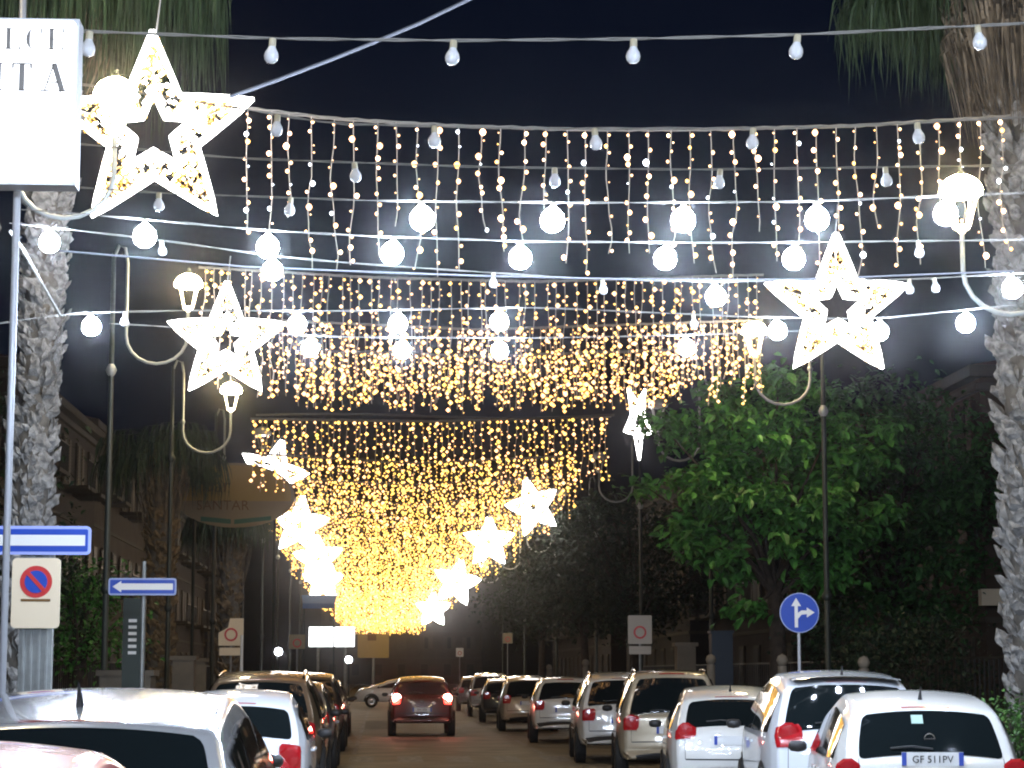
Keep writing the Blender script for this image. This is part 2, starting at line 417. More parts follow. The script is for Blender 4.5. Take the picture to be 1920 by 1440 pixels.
def text(s, size, m, name, parent, ext=.002, shear=0):
    cu = bpy.data.curves.new('t', 'FONT'); cu.body = s; cu.size = size; cu.align_x = 'CENTER'; cu.extrude = ext; cu.resolution_u = 3
    o = bpy.data.objects.new('t', cu); COL.objects.link(o)
    dg = bpy.context.evaluated_depsgraph_get(); me = bpy.data.meshes.new_from_object(o.evaluated_get(dg)); me.name = name
    bpy.data.objects.remove(o); bpy.data.curves.remove(cu)
    me.materials.clear(); me.materials.append(m)
    q = bpy.data.objects.new(name, me); COL.objects.link(q); q.parent = parent
    return q

pw = paintmat('paint_white', (.66,.66,.64)); pw2 = paintmat('paint_white_cool', (.62,.65,.69)); ps = paintmat('paint_silver', (.55,.56,.58), .55, .25)
pr_ = paintmat('paint_red', (.34,.008,.010)); pdr = paintmat('paint_dark_red', (.085,.005,.008)); pg = paintmat('paint_sage', (.22,.25,.23), .3); pk = paintmat('paint_black', (.02,.02,.022))
pb = paintmat('paint_beige', (.44,.38,.28), .2); pbr = paintmat('paint_brown', (.16,.11,.07), .3); pbl = paintmat('paint_grey', (.14,.15,.17), .4)
def cxr(Xl, Wd): return Xl+Wd/2
GR = 'cars parked along the right kerb'; GL = 'cars parked along the left kerb'
# left row (right flank near x = -0.75)
make_car('parked_car', 'red hatchback at the bottom left corner, only its glossy roof in view', -1.42, 5.0, 1.74, 3.9, 1.49, 'hatch', pr_, group=GL, glassu=.80, third=False, wiper=False)
make_car('parked_car', 'large silver hatchback with roof aerial and wide black rear window, behind the red roof', -1.40, 9.6, 1.80, 4.2, 1.61, 'hatch', ps, group=GL, antenna=True, taper=.24)
make_car('parked_car', 'grey green hatchback squeezed between the big silver car and the small white one', -1.83, 15.2, 1.70, 4.0, 1.52, 'hatch', pg, group=GL)
make_car('parked_car', 'small rounded white city car with dark rear window on the left side', -1.60, 24.2, 1.66, 3.6, 1.50, 'round', pw2, group=GL, sticker=True, plate='', tailz=(.68,.92))
make_car('parked_car', 'tall brown estate car with roof rails behind the small white city car', -1.72, 31.0, 1.84, 4.5, 1.72, 'suv', pbr, group=GL, rails=True)
make_car('parked_car', 'dark grey car whose flank edges the road left of the lane', -1.66, 38.2, 1.76, 4.2, 1.55, 'hatch', pbl, group=GL)
make_car('parked_car', 'black car with pale lit roof, last clear one of the left row', -1.72, 48.5, 1.84, 4.5, 1.70, 'suv', pk, group=GL)
make_car('parked_car', 'dark brown hatchback half hidden at the far end of the left row', -1.75, 60, 1.75, 4.2, 1.52, 'hatch', pbr, group=GL)
# right row
make_car('parked_car', 'nearest white hatchback on the right, with black rear window and blue edged number plate', cxr(3.83,1.70), 18.6, 1.70, 3.9, 1.53, 'hatch', pw, rz=R(-7), group=GR,
         plate='GF 511PV', plate_z=.94, badge=True, antenna=True, sticker=True, tailz=(.66,.98), tailu=(.86,1.0), glassu=.80, taper=.25)
make_car('parked_car', 'tall white sport utility car with large red tail light, second on the right', cxr(4.10,1.84), 23.4, 1.84, 4.4, 1.72, 'suv', pw2, rz=R(-5), group=GR, rails=False, antenna=True, tailz=(.92,1.12), tailu=(.62,1.0), spoiler=True)
make_car('parked_car', 'rounded white hatchback with low narrow tail light, third from the front on the right', cxr(3.72,1.74), 28.6, 1.74, 4.0, 1.52, 'round', pw, rz=R(-6), group=GR, tailz=(.86,1.0), tailu=(.62,1.0), glassu=.80, antenna=True)
make_car('parked_van', 'beige people carrier with upright black rear window on the right', cxr(3.76,1.80), 35.2, 1.80, 4.3, 1.74, 'van', pb, rz=R(-5), cat='van', group=GR, rails=True)
make_car('parked_car', 'white sport utility car with side windows in view, beside the beige people carrier', cxr(3.72,1.84), 42.0, 1.84, 4.5, 1.71, 'suv', pw, rz=R(-3), group=GR, rails=True, black_low=True)
make_car('parked_car', 'white boxy car with black lower bumper right of the driving red car', cxr(3.68,1.76), 54.5, 1.76, 4.2, 1.60, 'van', pw, rz=R(-3), group=GR, black_low=True)
make_car('parked_car', 'dull pink beige hatchback behind the white boxy car on the right', cxr(3.5,1.76), 65.5, 1.76, 4.2, 1.62, 'hatch', pb, rz=R(-2), group=GR)
make_car('parked_car', 'dark car with shining windows just right of the red tail light', cxr(3.45,1.76), 77, 1.76, 4.2, 1.52, 'hatch', pk, rz=R(-2), group=GR)
make_car('parked_car', 'silver car with bright roof edge beyond the dark one on the right', cxr(3.45,1.84), 88, 1.84, 4.5, 1.70, 'suv', ps, rz=R(-2), group=GR)
make_car('parked_car', 'grey car at the far end of the right row', cxr(3.4,1.76), 100, 1.76, 4.2, 1.55, 'hatch', pbl, rz=R(-2), group=GR)
make_car('driving_car', 'dark red compact car driving away with both tail lights glowing', 1.12, 60.5, 1.82, 4.2, 1.60, 'suv', pdr, lights_on=True, plate='EN 204', plate_z=.74, badge=True, tailz=(.88,1.10), tailu=(.72,1.0), black_low=True)
make_car('crossing_car', 'white saloon seen side on where the street ends left of the red car', 3.0, 111.5, 1.74, 4.3, 1.42, 'hatch', pw, rz=R(90))

# ------------------------------------------------------------------ light curtains
def interp(pts, x):
    if x <= pts[0][0]: return pts[0][1]
    for (a, b), (c, d) in zip(pts, pts[1:]):
        if x <= c: return b+(d-b)*(x-a)/(c-a)
    return pts[-1][1]
def curtain(D, x0, x1, ypts, drop, ns, per, label, mats, rad, near=0, wires=True):
    """x0,x1 in metres; ypts: height of the cable along x"""
    xs = [x0+(x1-x0)*i/40 for i in range(41)]
    root = thing('light_curtain', (x0, D, interp(ypts, x0)), label, 'light curtain', 'light curtains hung across the street')
    o = Vector(root.location)
    b = MB()
    for q in range(3):
        b.tube([Vector((x, D+.02*math.sin(x*6+q*2.1), interp(ypts, x)+.02*math.cos(x*6+q*2.1)))-o for x in xs], .012 if D < 50 else .025, 5)
    b.build('cable', M['cable'] if D < 50 else M['cable_d'], root)
    leds = []; allw = MB()
    for i in range(ns):
        x = x0+(x1-x0)*(i+.5)/ns+rnd.uniform(-.3, .3)*(x1-x0)/ns*(1 if not near else .35)
        z0 = interp(ypts, x); dr = drop*rnd.choice((.72, .86, .93, 1.0, 1.05)); ph = rnd.uniform(0, 6); am = rnd.uniform(.015, .06); fq = rnd.uniform(1.6, 4.2)
        fx = lambda z: x+am*(math.sin((z0-z)*fq+ph)+.35*math.sin((z0-z)*fq*2.7+ph*2))*min(1, (z0-z)*.8)
        pts = [Vector((fx(z0-dr*k/10), D+.01*math.sin(k+ph), z0-dr*k/10))-o for k in range(11)]
        if wires:
            if near: mb = MB(); mb.tube(pts, .006, 4); mb.build('light_strand', M['wire'], root)
            else: allw.tube(pts, .006+.00006*D, 3, cap=False)
        z = z0-.08; side = 1
        step = drop/per
        while z > z0-dr:
            r = rad*rnd.choice((.45, .55, .65, .75, .85, .95, 1.15, 1.5))
            side = -side if rnd.random() < .7 else side
            leds.append((Vector((fx(z)+side*rad*rnd.uniform(.3, 1.3), D+rnd.uniform(-.02, .02), z))-o, r))
            z -= step*rnd.uniform(.45, 1.5)
    if wires and not near: stuff(allw.build('light_strand', M['wire'], root))
    leds.sort(key=lambda q: -q[1])
    if near:
        me = {}
        for nm in set(mats):
            q = MB(); q.lathe((0,0,0), [(0,-1.15),(.55,-.85),(.95,-.2),(.9,.35),(.5,.85),(0,1.1)], 8); t = q.build('led_bulb', M[nm], None, smooth=True); me[nm] = t.data; bpy.data.objects.remove(t)
        for p, r in leds[:290]: inst('led_bulb', me['ledp' if rnd.random() < .3 else rnd.choice(mats)], root, p, sc=r)
        leds = leds[290:]
    for nm in sorted(set(mats)):
        b = MB(); k = mats.count(nm)/len(mats)
        for p, r in leds:
            if hash_(p, len(mats)) in [i for i, q in enumerate(mats) if q == nm]: b.octa(p, r)
        if b.v: stuff(b.build('led_lights', M[nm], root))
    return root
def hash_(p, n): return int(abs(math.sin(p.x*127.1+p.z*311.7)*43758.5)) % n
def yp(D, pts): return [(P(a, b, D).x, P(a, b, D).z) for a, b in pts]
D = 29
curtain(D, P(446,220,D).x, P(1895,225,D).x, yp(D, [(440,200),(620,222),(850,236),(1100,243),(1300,243),(1600,236),(1920,216)]), 2.0, 37, 11,
        'nearest and widest curtain of warm lights, hanging from the white cable below the dark sky', ['ledw','ledw','ledp','ledw','ledg','ledw','ledw','ledc'], .029, near=1)
D = 40
curtain(D, P(372,505,D).x, P(1432,525,D).x, yp(D, [(360,500),(700,520),(1000,528),(1430,515)]), 2.25, 58, 15,
        'second curtain of warm lights along the street, behind the lower rows of white bulbs', ['ledw','ledg','ledw','ledg','ledw'], .033)
D = 46.5
curtain(D, P(505,590,D).x, P(1430,590,D).x, yp(D, [(500,600),(900,618),(1430,600)]), 1.75, 60, 14,
        'third curtain of warm lights, ending just above the dark cross cable', ['ledw','ledg','ledw','ledg'], .036)
D = 52
curtain(D, P(560,650,D).x, P(1290,650,D).x, yp(D, [(520,655),(900,668),(1300,655)]), 1.35, 58, 11,
        'fourth curtain of golden lights, right above the dark cross cable', ['ledg','ledw','ledg','ledy'], .038)
D = 61
curtain(D, P(470,785,D).x, P(1146,785,D).x, yp(D, [(470,785),(800,790),(1146,780)]), 1.95, 54, 13,
        'fifth curtain of golden lights, starting right under the dark cross cable', ['ledw','ledg','ledy'], .040)
ordn = ['sixth','seventh','eighth','ninth','tenth','eleventh','twelfth','thirteenth','fourteenth','fifteenth','sixteenth','seventeenth','eighteenth','nineteenth','twentieth','twenty-first','twenty-second','twenty-third']
Ds = [71, 81, 91, 101, 112, 123, 134, 147, 161, 176, 192, 212, 236, 262, 292]
for i, D in enumerate(Ds):
    x0 = -3.9 - min(1.0, (D-60)*.02); x1 = 6.4 - (D-60)*.006
    zc = 8.75+rnd.uniform(-.15, .15)
    curtain(D, x0, x1, [(x0, zc+.15), ((x0+x1)/2, zc-.12), (x1, zc+.15)], 2.05, 58 if D < 120 else 46, 16 if D < 120 else 14,
            ordn[i]+' curtain of golden lights counted along the street from the front', ['ledy','ledg','ledy','ledw'] if D < 100 else (['ledy','ledg','ledy','ledy','ledg'] if D < 150 else ['ledy','ledw','ledy']), min(.038+.00030*(D-60), .085), wires=D < 120)
# dark cross cable between two posts
b = MB(); b.tube([P(480+i*32, 778-4*math.sin(i/21*math.pi*2)+3*math.sin(i/21*math.pi), 58) for i in range(22)], .035, 5)
tag(b.build('cross_cable', M['blackp']), 'dark cable crossing the street between the fourth and fifth light curtains', 'cable')
b = MB(); pts = [(430,182),(520,150),(620,112),(700,80),(790,42),(885,-4),(1010,-70)]
b.tube([P(x, y, 20) for x, y in pts], .018, 6)
tag(b.build('overhead_cable', M['cable_d']), 'grey cable rising to the right across the dark sky above the big star', 'cable')
b = MB(); b.tube([P(18,432,20.1), P(45,470,20.3), P(78,530,20.6), P(112,590,21.2)], .016, 6)
tag(b.build('tie_cord', M['cable']), 'pale cord slanting from the thin pole to the left palm trunk', 'cord')

# ------------------------------------------------------------------ bulb strings
qb = MB(); qb.lathe((0,0,0), [(.0,-.125),(.022,-.121),(.037,-.105),(.042,-.082),(.038,-.062),(.026,-.042),(.019,-.025),(.018,-.01)], 14)
t = qb.build('bulb', M['bulb_off'], None, smooth=True); me_off = t.data; bpy.data.objects.remove(t)
qb = MB(); qb.lathe((0,0,0), [(.0,-.215),(.045,-.207),(.08,-.178),(.095,-.13),(.085,-.082),(.058,-.048),(.028,-.025),(.018,-.01)], 16)
t = qb.build('bulb', M['bulb_on'], None, smooth=True); me_on = t.data; bpy.data.objects.remove(t)
qb = MB(); qb.lathe((0,0,0), [(.008,.022),(.02,.018),(.021,-.02),(.019,-.032),(0,-.032)], 10)
t = qb.build('socket', M['sock'], None, smooth=True); me_sock = t.data; bpy.data.objects.remove(t)
def string(D, pts, bulbs, label, r=.008):
    a = P(pts[0][0], pts[0][1], D); root = thing('bulb_string', a, label, 'string light', 'bulb strings above the street')
    n = 40; xs = [pts[0][0]+(pts[-1][0]-pts[0][0])*i/n for i in range(n+1)]
    def yy(x):
        # smooth interpolation
        return (interp(pts, x-40)+2*interp(pts, x)+interp(pts, x+40))/4
    b = MB()
    for q in (0, 1): b.tube([P(x, yy(x), D)-a+Vector((0, .006*math.cos(i*1.3+q*3.14), .006*math.sin(i*1.3+q*3.14))) for i, x in enumerate(xs)], r*.62, 5)
    b.build('cable', M['cable'], root)
    for (x, on) in bulbs:
        p = P(x, yy(x), D)-a-Vector((0, 0, .02))
        o = inst('bulb', me_on if on else me_off, root, p, rot=(rnd.uniform(-.12, .12), rnd.uniform(-.12, .12), 0))
        if on: o['label'] = 'brightly lit white bulb'
        inst('socket', me_sock, o, (0,0,0))
string(12, [(-200,50),(150,58),(510,72),(850,76),(1185,73),(1495,65),(1835,48),(2150,32)], [(168,0),(511,0),(850,0),(1188,0),(1495,0),(1833,0)], 'topmost string of unlit bulbs crossing the dark sky')
string(14, [(100,150),(200,165),(450,203),(620,232),(1000,241),(1500,240),(1920,220),(2100,205)], [(520,0),(815,0),(1115,0),(1412,0),(1720,0)], 'second string from the top with unlit bulbs, along the white curtain cable', .007)
string(15.4, [(60,262),(450,297),(900,313),(1300,318),(1900,310),(2100,300)], [(665,0),(1040,0),(1350,0),(1660,0)], 'third string from the top, unlit bulbs against the nearest light curtain', .006)
string(16.6, [(60,345),(300,362),(700,376),(1100,380),(1500,378),(1900,362),(2100,350)], [(298,0),(545,0),(790,1),(1038,1),(1282,1),(1530,1),(1775,1),(2020,1)], 'highest string with lit white bulbs, across the middle of the nearest light curtain', .006)
string(18, [(40,392),(200,405),(500,432),(700,443),(1000,453),(1400,455),(1900,450),(2100,440)], [(272,1),(503,1),(738,1),(975,1),(1250,1),(1490,1),(1722,0),(1980,1)], 'second highest string with lit white bulbs, its left end under the big star', .006)
string(20, [(18,417),(300,450),(500,478),(640,492),(900,510),(1130,524),(1340,528),(1700,524),(1920,512),(2100,500)], [(95,1),(303,0),(512,1),(925,0),(1130,0),(1340,1),(1705,0),(1752,0),(1895,1)], 'string of bulbs tied to the thin left pole, passing over the right star', .007)
string(22, [(-60,615),(130,587),(350,582),(640,583),(1000,576),(1400,594),(1640,598),(1900,572),(2100,550)], [(170,1),(235,0),(555,1),(748,1),(938,1),(1300,0),(1455,1),(1650,1),(1812,1)], 'string with lit bulbs ending at the left palm trunk, level with the smaller left star', .006)
string(24, [(205,606),(400,618),(640,632),(1000,634),(1300,628),(1500,620)], [(583,1),(755,1),(938,1),(1285,1)], 'lowest string with four lit white bulbs', .006)
b = MB(); b.tube([P(x, y, 19.3) for x, y in ((110,470),(300,486),(460,500),(700,510),(900,517),(1200,524),(1500,524),(1900,508))], .010, 5)
tag(b.build('support_cable', M['cable_d']), 'bare grey cable just under the string tied to the thin pole', 'cable')
# strings carrying on over and behind the camera: same terrace lighting
def string_w(Y, z, label):
    root = thing('bulb_string', (-3.4, Y, z), label, 'string light', 'bulb strings above the street')
    b = MB(); b.tube([(x*11/12, 0, -.25*math.sin(math.pi*x/12)) for x in range(13)], .007, 5); b.build('cable', M['cable'], root)
    for k in range(1, 11):
        o = inst('bulb', me_on, root, (k*1.0, 0, -.25*math.sin(math.pi*k*1.0/11)-.02)); inst('socket', me_sock, o, (0,0,0))
for i, (yy_, l_) in enumerate(((-2,'just behind the viewer'), (2.5,'right above the viewer'), (6,'just ahead of the viewer, above the frame'))):
    string_w(yy_, 5.4, 'string of lit bulbs '+l_)

# ------------------------------------------------------------------ stars
def star_pts(Ro, Ri, rot=0):
    return [((Ro if k % 2 == 0 else Ri)*math.sin(rot+k*math.pi/5), (Ro if k % 2 == 0 else Ri)*math.cos(rot+k*math.pi/5)) for k in range(10)]
def inside(poly, x, z):
    c = False
    for i in range(len(poly)):
        (a, b), (e, f) = poly[i], poly[i-1]
        if (b > z) != (f > z) and x < (e-a)*(z-b)/(f-b)+a: c = not c
    return c
def star(px, py, D, Rpx, label, rot=0, yaw=0, n=330, dens=1.0, thin=1, drd=.12):
    c = P(px, py, D); Ro = Rpx*D/F
    root = thing('light_star', c, label, 'light star', 'star decorations along the street', yaw)
    out = star_pts(Ro, Ro*.44, rot); hole = star_pts(Ro*.42, Ro*.185, rot)
    tr = max(.036, .00115*D)*thin
    for poly, nm in ((out, 'outer_frame'), (hole, 'inner_frame')):
        b = MB()
        for yy in ((-drd/2, drd/2) if D < 60 else (0,)):
            pts = []
            for i in range(10):
                a, b2 = poly[i], poly[(i+1) % 10]
                for k in range(4): pts.append((a[0]+(b2[0]-a[0])*k/4, yy, a[1]+(b2[1]-a[1])*k/4))
            pts.append(pts[0]); b.tube(pts, tr, 6, cap=False)
        b.build(nm, M['rope'], root)
    # wire net with tinsel and leds inside
    tb, lb, lw = MB(), MB(), MB(); k = 0; tries = 0
    while k < n and tries < n*12:
        tries += 1
        x, z = rnd.uniform(-Ro, Ro), rnd.uniform(-Ro, Ro)
        if not inside(out, x, z) or inside(hole, x, z): continue
        rr = math.hypot(x, z)/Ro
        y = rnd.uniform(-.04, .04); k += 1
        cold = rr < .5 or rnd.random() < .15
        (lw if cold else lb).octa((x, y-.03, z), (.026 if cold else .021)*rnd.uniform(.7, 1.4)*max(1, D/40)*dens)
        if k % 2 == 0:
            a = rnd.uniform(0, 3.14); l = .07*max(1, D/60)
            tb.tube([(x-l*math.cos(a), .03, z-l*math.sin(a)), (x+l*math.cos(a), .03, z+l*math.sin(a))], .012, 4)
    stuff(tb.build('tinsel', M['tinsel'], root)); stuff(lb.build('gold_leds', M['stargold'], root)); stuff(lw.build('white_leds', M['starwhite'], root))
    for i in range(5):
        p = out[2*i]; q = hole[2*i]; b = MB(); b.tube([(p[0]*.97, .05, p[1]*.97), (q[0], .05, q[1])], .01, 4); b.build('support_bar', M['steel'], root)
    b = MB(); b.tube([(0, .04, Ro), (.05, .04, Ro+.5)], .012, 4); b.build('hanger', M['steel'], root)
    return root
star(288, 248, 28.2, 197, 'largest light star at the upper left, overlapping the white sign and a glowing lantern', rot=-.03, n=760)
star(424, 640, 39.3, 112, 'light star at middle left, below a lantern', n=420)
star(1570, 576, 34.7, 143, 'big light star on the right in front of the tall lamp post', n=600)
star(512, 890, 75, 66, 'tilted light star above the smallest ones on the left, beside the fifth light curtain', rot=.25, yaw=.3, n=120)
star(562, 985, 92, 54, 'light star on the left just below the tilted one', rot=.1, yaw=-.2, n=100)
star(597, 1048, 118, 44, 'left light star, second lowest of its side', rot=-.1, n=80)
star(606, 1090, 150, 36, 'lowest light star on the left above the blue awning', n=60)
star(1196, 788, 62, 74, 'light star turned almost edge on among the tree leaves', rot=.55, yaw=1.08, n=30, thin=.5)
star(1000, 950, 84, 54, 'light star on the right in front of the outer golden lights', rot=-.3, yaw=.35, n=90)
star(917, 1016, 106, 46, 'upright light star on the right, clear of its neighbours', n=90)
star(856, 1092, 145, 42, 'light star on the right, second lowest of its side', rot=.2, n=60)
star(812, 1143, 195, 30, 'lowest light star on the right beside the golden glow', n=50)

# ------------------------------------------------------------------ lamp posts with hooked arms and lanterns
def lamp_post(X, Y, side, label, lift=0, lit=True):
    """side +1: arm reaches towards +x"""
    root = thing('lamp_post', (X, Y, .12), label, 'street lamp', 'lamp posts lining the street')
    b = MB(); b.tube([(0,0,0),(0,0,.3),(0,0,.32),(0,0,1.1),(0,0,1.14),(0,0,7.4+lift),(0,0,9.7+lift)], [.15,.15,.10,.09,.065,.052,.04], 10); b.build('post', M['post'], root, smooth=True)
    for z in (1.12, 3.2, 7.4+lift):
        b = MB(); b.lathe((0,0,z), [(.05,-.12),(.085,-.07),(.11,0),(.085,.06),(.05,.12)], 12); b.build('collar', M['post'] if z < 7 else M['arm'], root, smooth=True)
    # hook: out from the top, down, U turn, up to the lantern
    x0, x1 = .27*side, 1.45*side; zb = 7.65+lift-.12
    pts = [(0,0,9.6+lift), (.10*side,0,9.85+lift), (.22*side,0,9.8+lift), (x0,0,9.5+lift), (x0,0,8.9+lift), (x0,0,8.3+lift)]
    cxm = (x0+x1)/2; rad = abs(x1-x0)/2
    for k in range(11):
        a = math.pi+math.pi*k/10
        pts.append((cxm+rad*math.cos(a)*side, 0, zb+.55+.55*math.sin(a)))
    pts.append((x1, 0, 8.55+lift))
    b = MB(); b.tube(pts, .032, 8); b.build('arm', M['arm'], root, smooth=True)
    b = MB(); b.lathe((x0,0,8.3+lift), [(.03,-.06),(.055,-.03),(.065,0),(.05,.04),(.03,.07)], 10); b.build('knob', M['arm'], root, smooth=True)
    lz = 8.55+lift
    lan = MB(); lan.lathe((0,0,0), [(.03,0),(.05,.03),(.10,.06),(.11,.10)], 12)
    gm = M['lframe_glow'] if lit else M['arm']; ln = lan.build('lantern', gm, root, smooth=True); ln.location = (x1, 0, lz)
    b = MB()
    for k in range(4):
        a = math.pi/4+k*math.pi/2
        b.tube([(.11*math.cos(a), .11*math.sin(a), .08), (.24*math.cos(a), .24*math.sin(a), .52)], .018, 5)
    b.build('glazing_bars', gm, ln)
    b = MB(); b.lathe((0,0,.52), [(0,-.04),(.20,-.05),(.27,-.02),(.275,.03),(.25,.10),(.19,.17),(.10,.22),(.0,.235)], 16); b.build('dome', M['lantern'] if lit else M['bulb_off'], ln, smooth=True)
    b = MB(); b.lathe((0,0,.755), [(.05,0),(.04,.04),(.02,.06),(.03,.09),(0,.13)], 8); b.build('finial', M['dark'], ln)
    return root
LX = -5.25
for Y, lab in ((26.5,'left lamp post outside the frame, its lantern glowing in front of the biggest star'), (42.2,'left lamp post with pale U shaped arm beside the left palm trunk'), (54.5,'left lamp post whose small lantern hangs below the middle left star'),
               (68.8,'thin lamp post on the left in front of the oval sign'), (83,'lamp post on the left right of the oval sign'), (97,'lamp post on the left under the tilted star'), (111,'far left lamp post near the cream sign board'), (126,'far left lamp post left of the lit billboard'), (142,'most distant left lamp post')):
    lamp_post(P(214,300,26.5).x-1.45 if Y < 27 else LX, Y, 1, lab, -.42 if Y < 27 else (-.5 if Y == 54.5 else 0), not 60 < Y < 100)
for Y, X, lab, lf in ((26.5, P(1800,300,26.5).x+1.45, 'right lamp post outside the frame, its lantern glowing beside the right palm', -1.5), (45.5, 9.3, 'tall right lamp post rising through the tree below the big star', -.3), (61, 9.2, 'lamp post behind the left part of the leafy tree', 0), (76, 9.0, 'lamp post hidden behind the dark trees on the right', 0),
                  (92, 9.0, 'right lamp post between the dark trees and the cream board', 0), (108, 8.6, 'thin far lamp post on the right', 0), (126, 8.2, 'thin farther lamp post on the right, left of its neighbour', 0), (145, 8.0, 'most distant right lamp post', 0)):
    lamp_post(X, Y, -1, lab, lf, not 50 < Y < 100)
lamp_post(LX, 12, 1, 'left lamp post beside the viewer, out of the frame'); lamp_post(9.1, 13, -1, 'right lamp post beside the viewer, out of the frame')
lamp_post(LX, -3, 1, 'left lamp post behind the viewer'); lamp_post(9.1, -2, -1, 'right lamp post behind the viewer')

# ------------------------------------------------------------------ palms
def palm(px, D, r, ztop, label, boots=230, zr=(0,0), lean=0.0, skirt_r=.95, skirt_n=900, skirt_len=2.6, fr=34, fr_len=(1.5, 2.4), bootmat='bark', zb0=.12, seed=1, skirt_z=0, green=None):
    rn = random.Random(seed)
    base = P(px, 1262, D); base.z = zb0
    root = thing('palm_tree', base, label, 'palm tree', 'fan palms beside the street')
    ax = lambda z: lean*z
    b = MB(); b.tube([(ax(z), 0, z) for z in [ztop*i/12 for i in range(13)]], [r*.86*(1.15 if i == 0 else 1) for i in range(13)], 12); b.build('trunk', M['barkd'], root, smooth=True)
    # boots: cut leaf bases in crossing spirals
    mes = []; vars_ = []
    for q in range(5):
        w0, w1, w2, hh = rn.uniform(.045, .075), rn.uniform(.04, .085), rn.uniform(.012, .035), rn.uniform(.16, .28); j = lambda: rn.uniform(-.012, .012)
        mb = MB()
        mb.v = [(-w0,-.03,0),(w0,-.03,0),(w1+j(),.045+j(),hh*.5+j()),(-w1+j(),.045+j(),hh*.45+j()),(w2+j(),.085+j(),hh+j()),(-w2*1.2+j(),.075+j(),hh*.86+j()),(-w0*.8,.0,hh*.5),(w0*.8,.0,hh*.5),(w2*.5,.06,hh*.97),(-w2*.6,.055,hh*.84),
                (w1*1.25+j(),.07+j(),hh*.78+j()),(-w1*1.2+j(),.065+j(),hh*.70+j()),(0,.10+j(),hh*.62)]
        mb.f = [(0,1,2,12),(0,12,3),(12,2,4),(12,4,5),(3,12,5),(2,10,4),(3,5,11),(6,9,8,7),(0,6,7,1),(1,7,2),(0,3,6),(2,7,8,4),(3,5,9,6),(5,4,8,9)]
        t = mb.build('leaf_base', M[bootmat], None); mes.append(t.data); vars_.append(mb); bpy.data.objects.remove(t)
    zlo, zhi = zr if zr[1] else (0, ztop*.96)
    dens = boots/(zhi-zlo); allb = MB(); i = 0; z = 0.0
    while z < ztop*.97:
        z += 1/dens; i += 1; a = i*2.399+rn.uniform(-.25, .25)
        loc = Vector((ax(z)+r*.80*math.cos(a), r*.80*math.sin(a), z)); rot = (rn.uniform(-.4,.3), rn.uniform(-.7,.7), a-math.pi/2); sc = r/.27*rn.uniform(.75, 1.35)
        vi = rn.randrange(5); mb = vars_[vi]
        if zlo <= z <= zhi: inst('leaf_base', mes[vi], root, loc, rot, (sc, sc*rn.uniform(.6, 1.2), sc))
        else:
            from mathutils import Euler
            mt = Euler(rot).to_matrix()*sc; n0 = len(allb.v)
            for v in mb.v: allb.v.append(tuple(mt @ Vector(v)+loc))
            for f in mb.f: allb.f.append(tuple(n0+q for q in f))
    from mathutils import Euler
    for q in range(int(boots*1.6)):
        z = rn.uniform(0, ztop*.97); a = rn.uniform(0, 6.283); mb = vars_[rn.randrange(5)]; sc = r/.27*rn.uniform(.6, 1.25)
        mt = Euler((rn.uniform(-.3,.35), rn.uniform(-.8,.8), a-math.pi/2)).to_matrix()*sc; n0 = len(allb.v); loc = Vector((ax(z)+r*.77*math.cos(a), r*.77*math.sin(a), z))
        for v in mb.v: allb.v.append(tuple(mt @ Vector(v)+loc))
        for f in mb.f: allb.f.append(tuple(n0+w_ for w_ in f))
    if allb.v: stuff(allb.build('leaf_base', M[bootmat], root))
    b = MB(); top = Vector((ax(ztop), 0, ztop+skirt_z))
    def blade(b, ra, rb, zt_, ln, w_, a):
        a2 = a+rn.uniform(-.1, .1)
        p0 = Vector((top.x+ra*.5*math.cos(a), ra*.5*math.sin(a), zt_)); p1 = Vector((top.x+ra*math.cos(a), ra*math.sin(a), zt_-ln*.35)); p2 = Vector((top.x+rb*math.cos(a2), rb*math.sin(a2), zt_-ln))
        t2 = rn.uniform(0, 3.14); tn = Vector((math.cos(t2), math.sin(t2), 0))*w_
        b.quad(p0-tn, p0+tn, p1+tn*1.4, p1-tn*1.4); b.tri(p1-tn*1.4, p1+tn*1.4, p2)
    for i in range(skirt_n):
        a = rn.uniform(0, 2*math.pi); rr = skirt_r*rn.uniform(.35, 1.0); ln = skirt_len*rn.uniform(.5, 1.0)
        blade(b, rr, max(r*.8, rr*(.40+.45*rn.random())), top.z+rn.uniform(-.9, .3), ln, rn.uniform(.008, .022), a)
    if skirt_n: stuff(b.build('dry_skirt', M['skirt'], root))
    # fan fronds, each a part: arching stalk, hub and long hanging blade tips
    for i in range(fr):
        a = i*2.399+rn.uniform(-.3, .3)
        if green and green.get('open') and math.sin(a) < .1 and math.cos(a) > -.8: continue
        if green:
            ln = rn.uniform(*green['r']); tipz = green['z']+green['k']*ln+rn.uniform(-.5, .8)
            c0 = Vector((ax(ztop), 0, ztop+.5)); hub = c0+Vector((math.cos(a)*ln*.72, math.sin(a)*ln*.72, rn.uniform(-.5, .3)))
        else:
            ln = rn.uniform(*fr_len); tipz = None; el = rn.uniform(-.6, .5)
            c0 = Vector((ax(ztop), 0, ztop+.1)); hub = c0+Vector((math.cos(a)*math.cos(el), math.sin(a)*math.cos(el), math.sin(el)))*ln*.6
        b = MB(); b.tube([c0, (c0+hub)/2+Vector((0,0,.10*ln)), hub], .014, 4)
        outw = Vector((math.cos(a), math.sin(a), 0)); side = Vector((-math.sin(a), math.cos(a), 0))
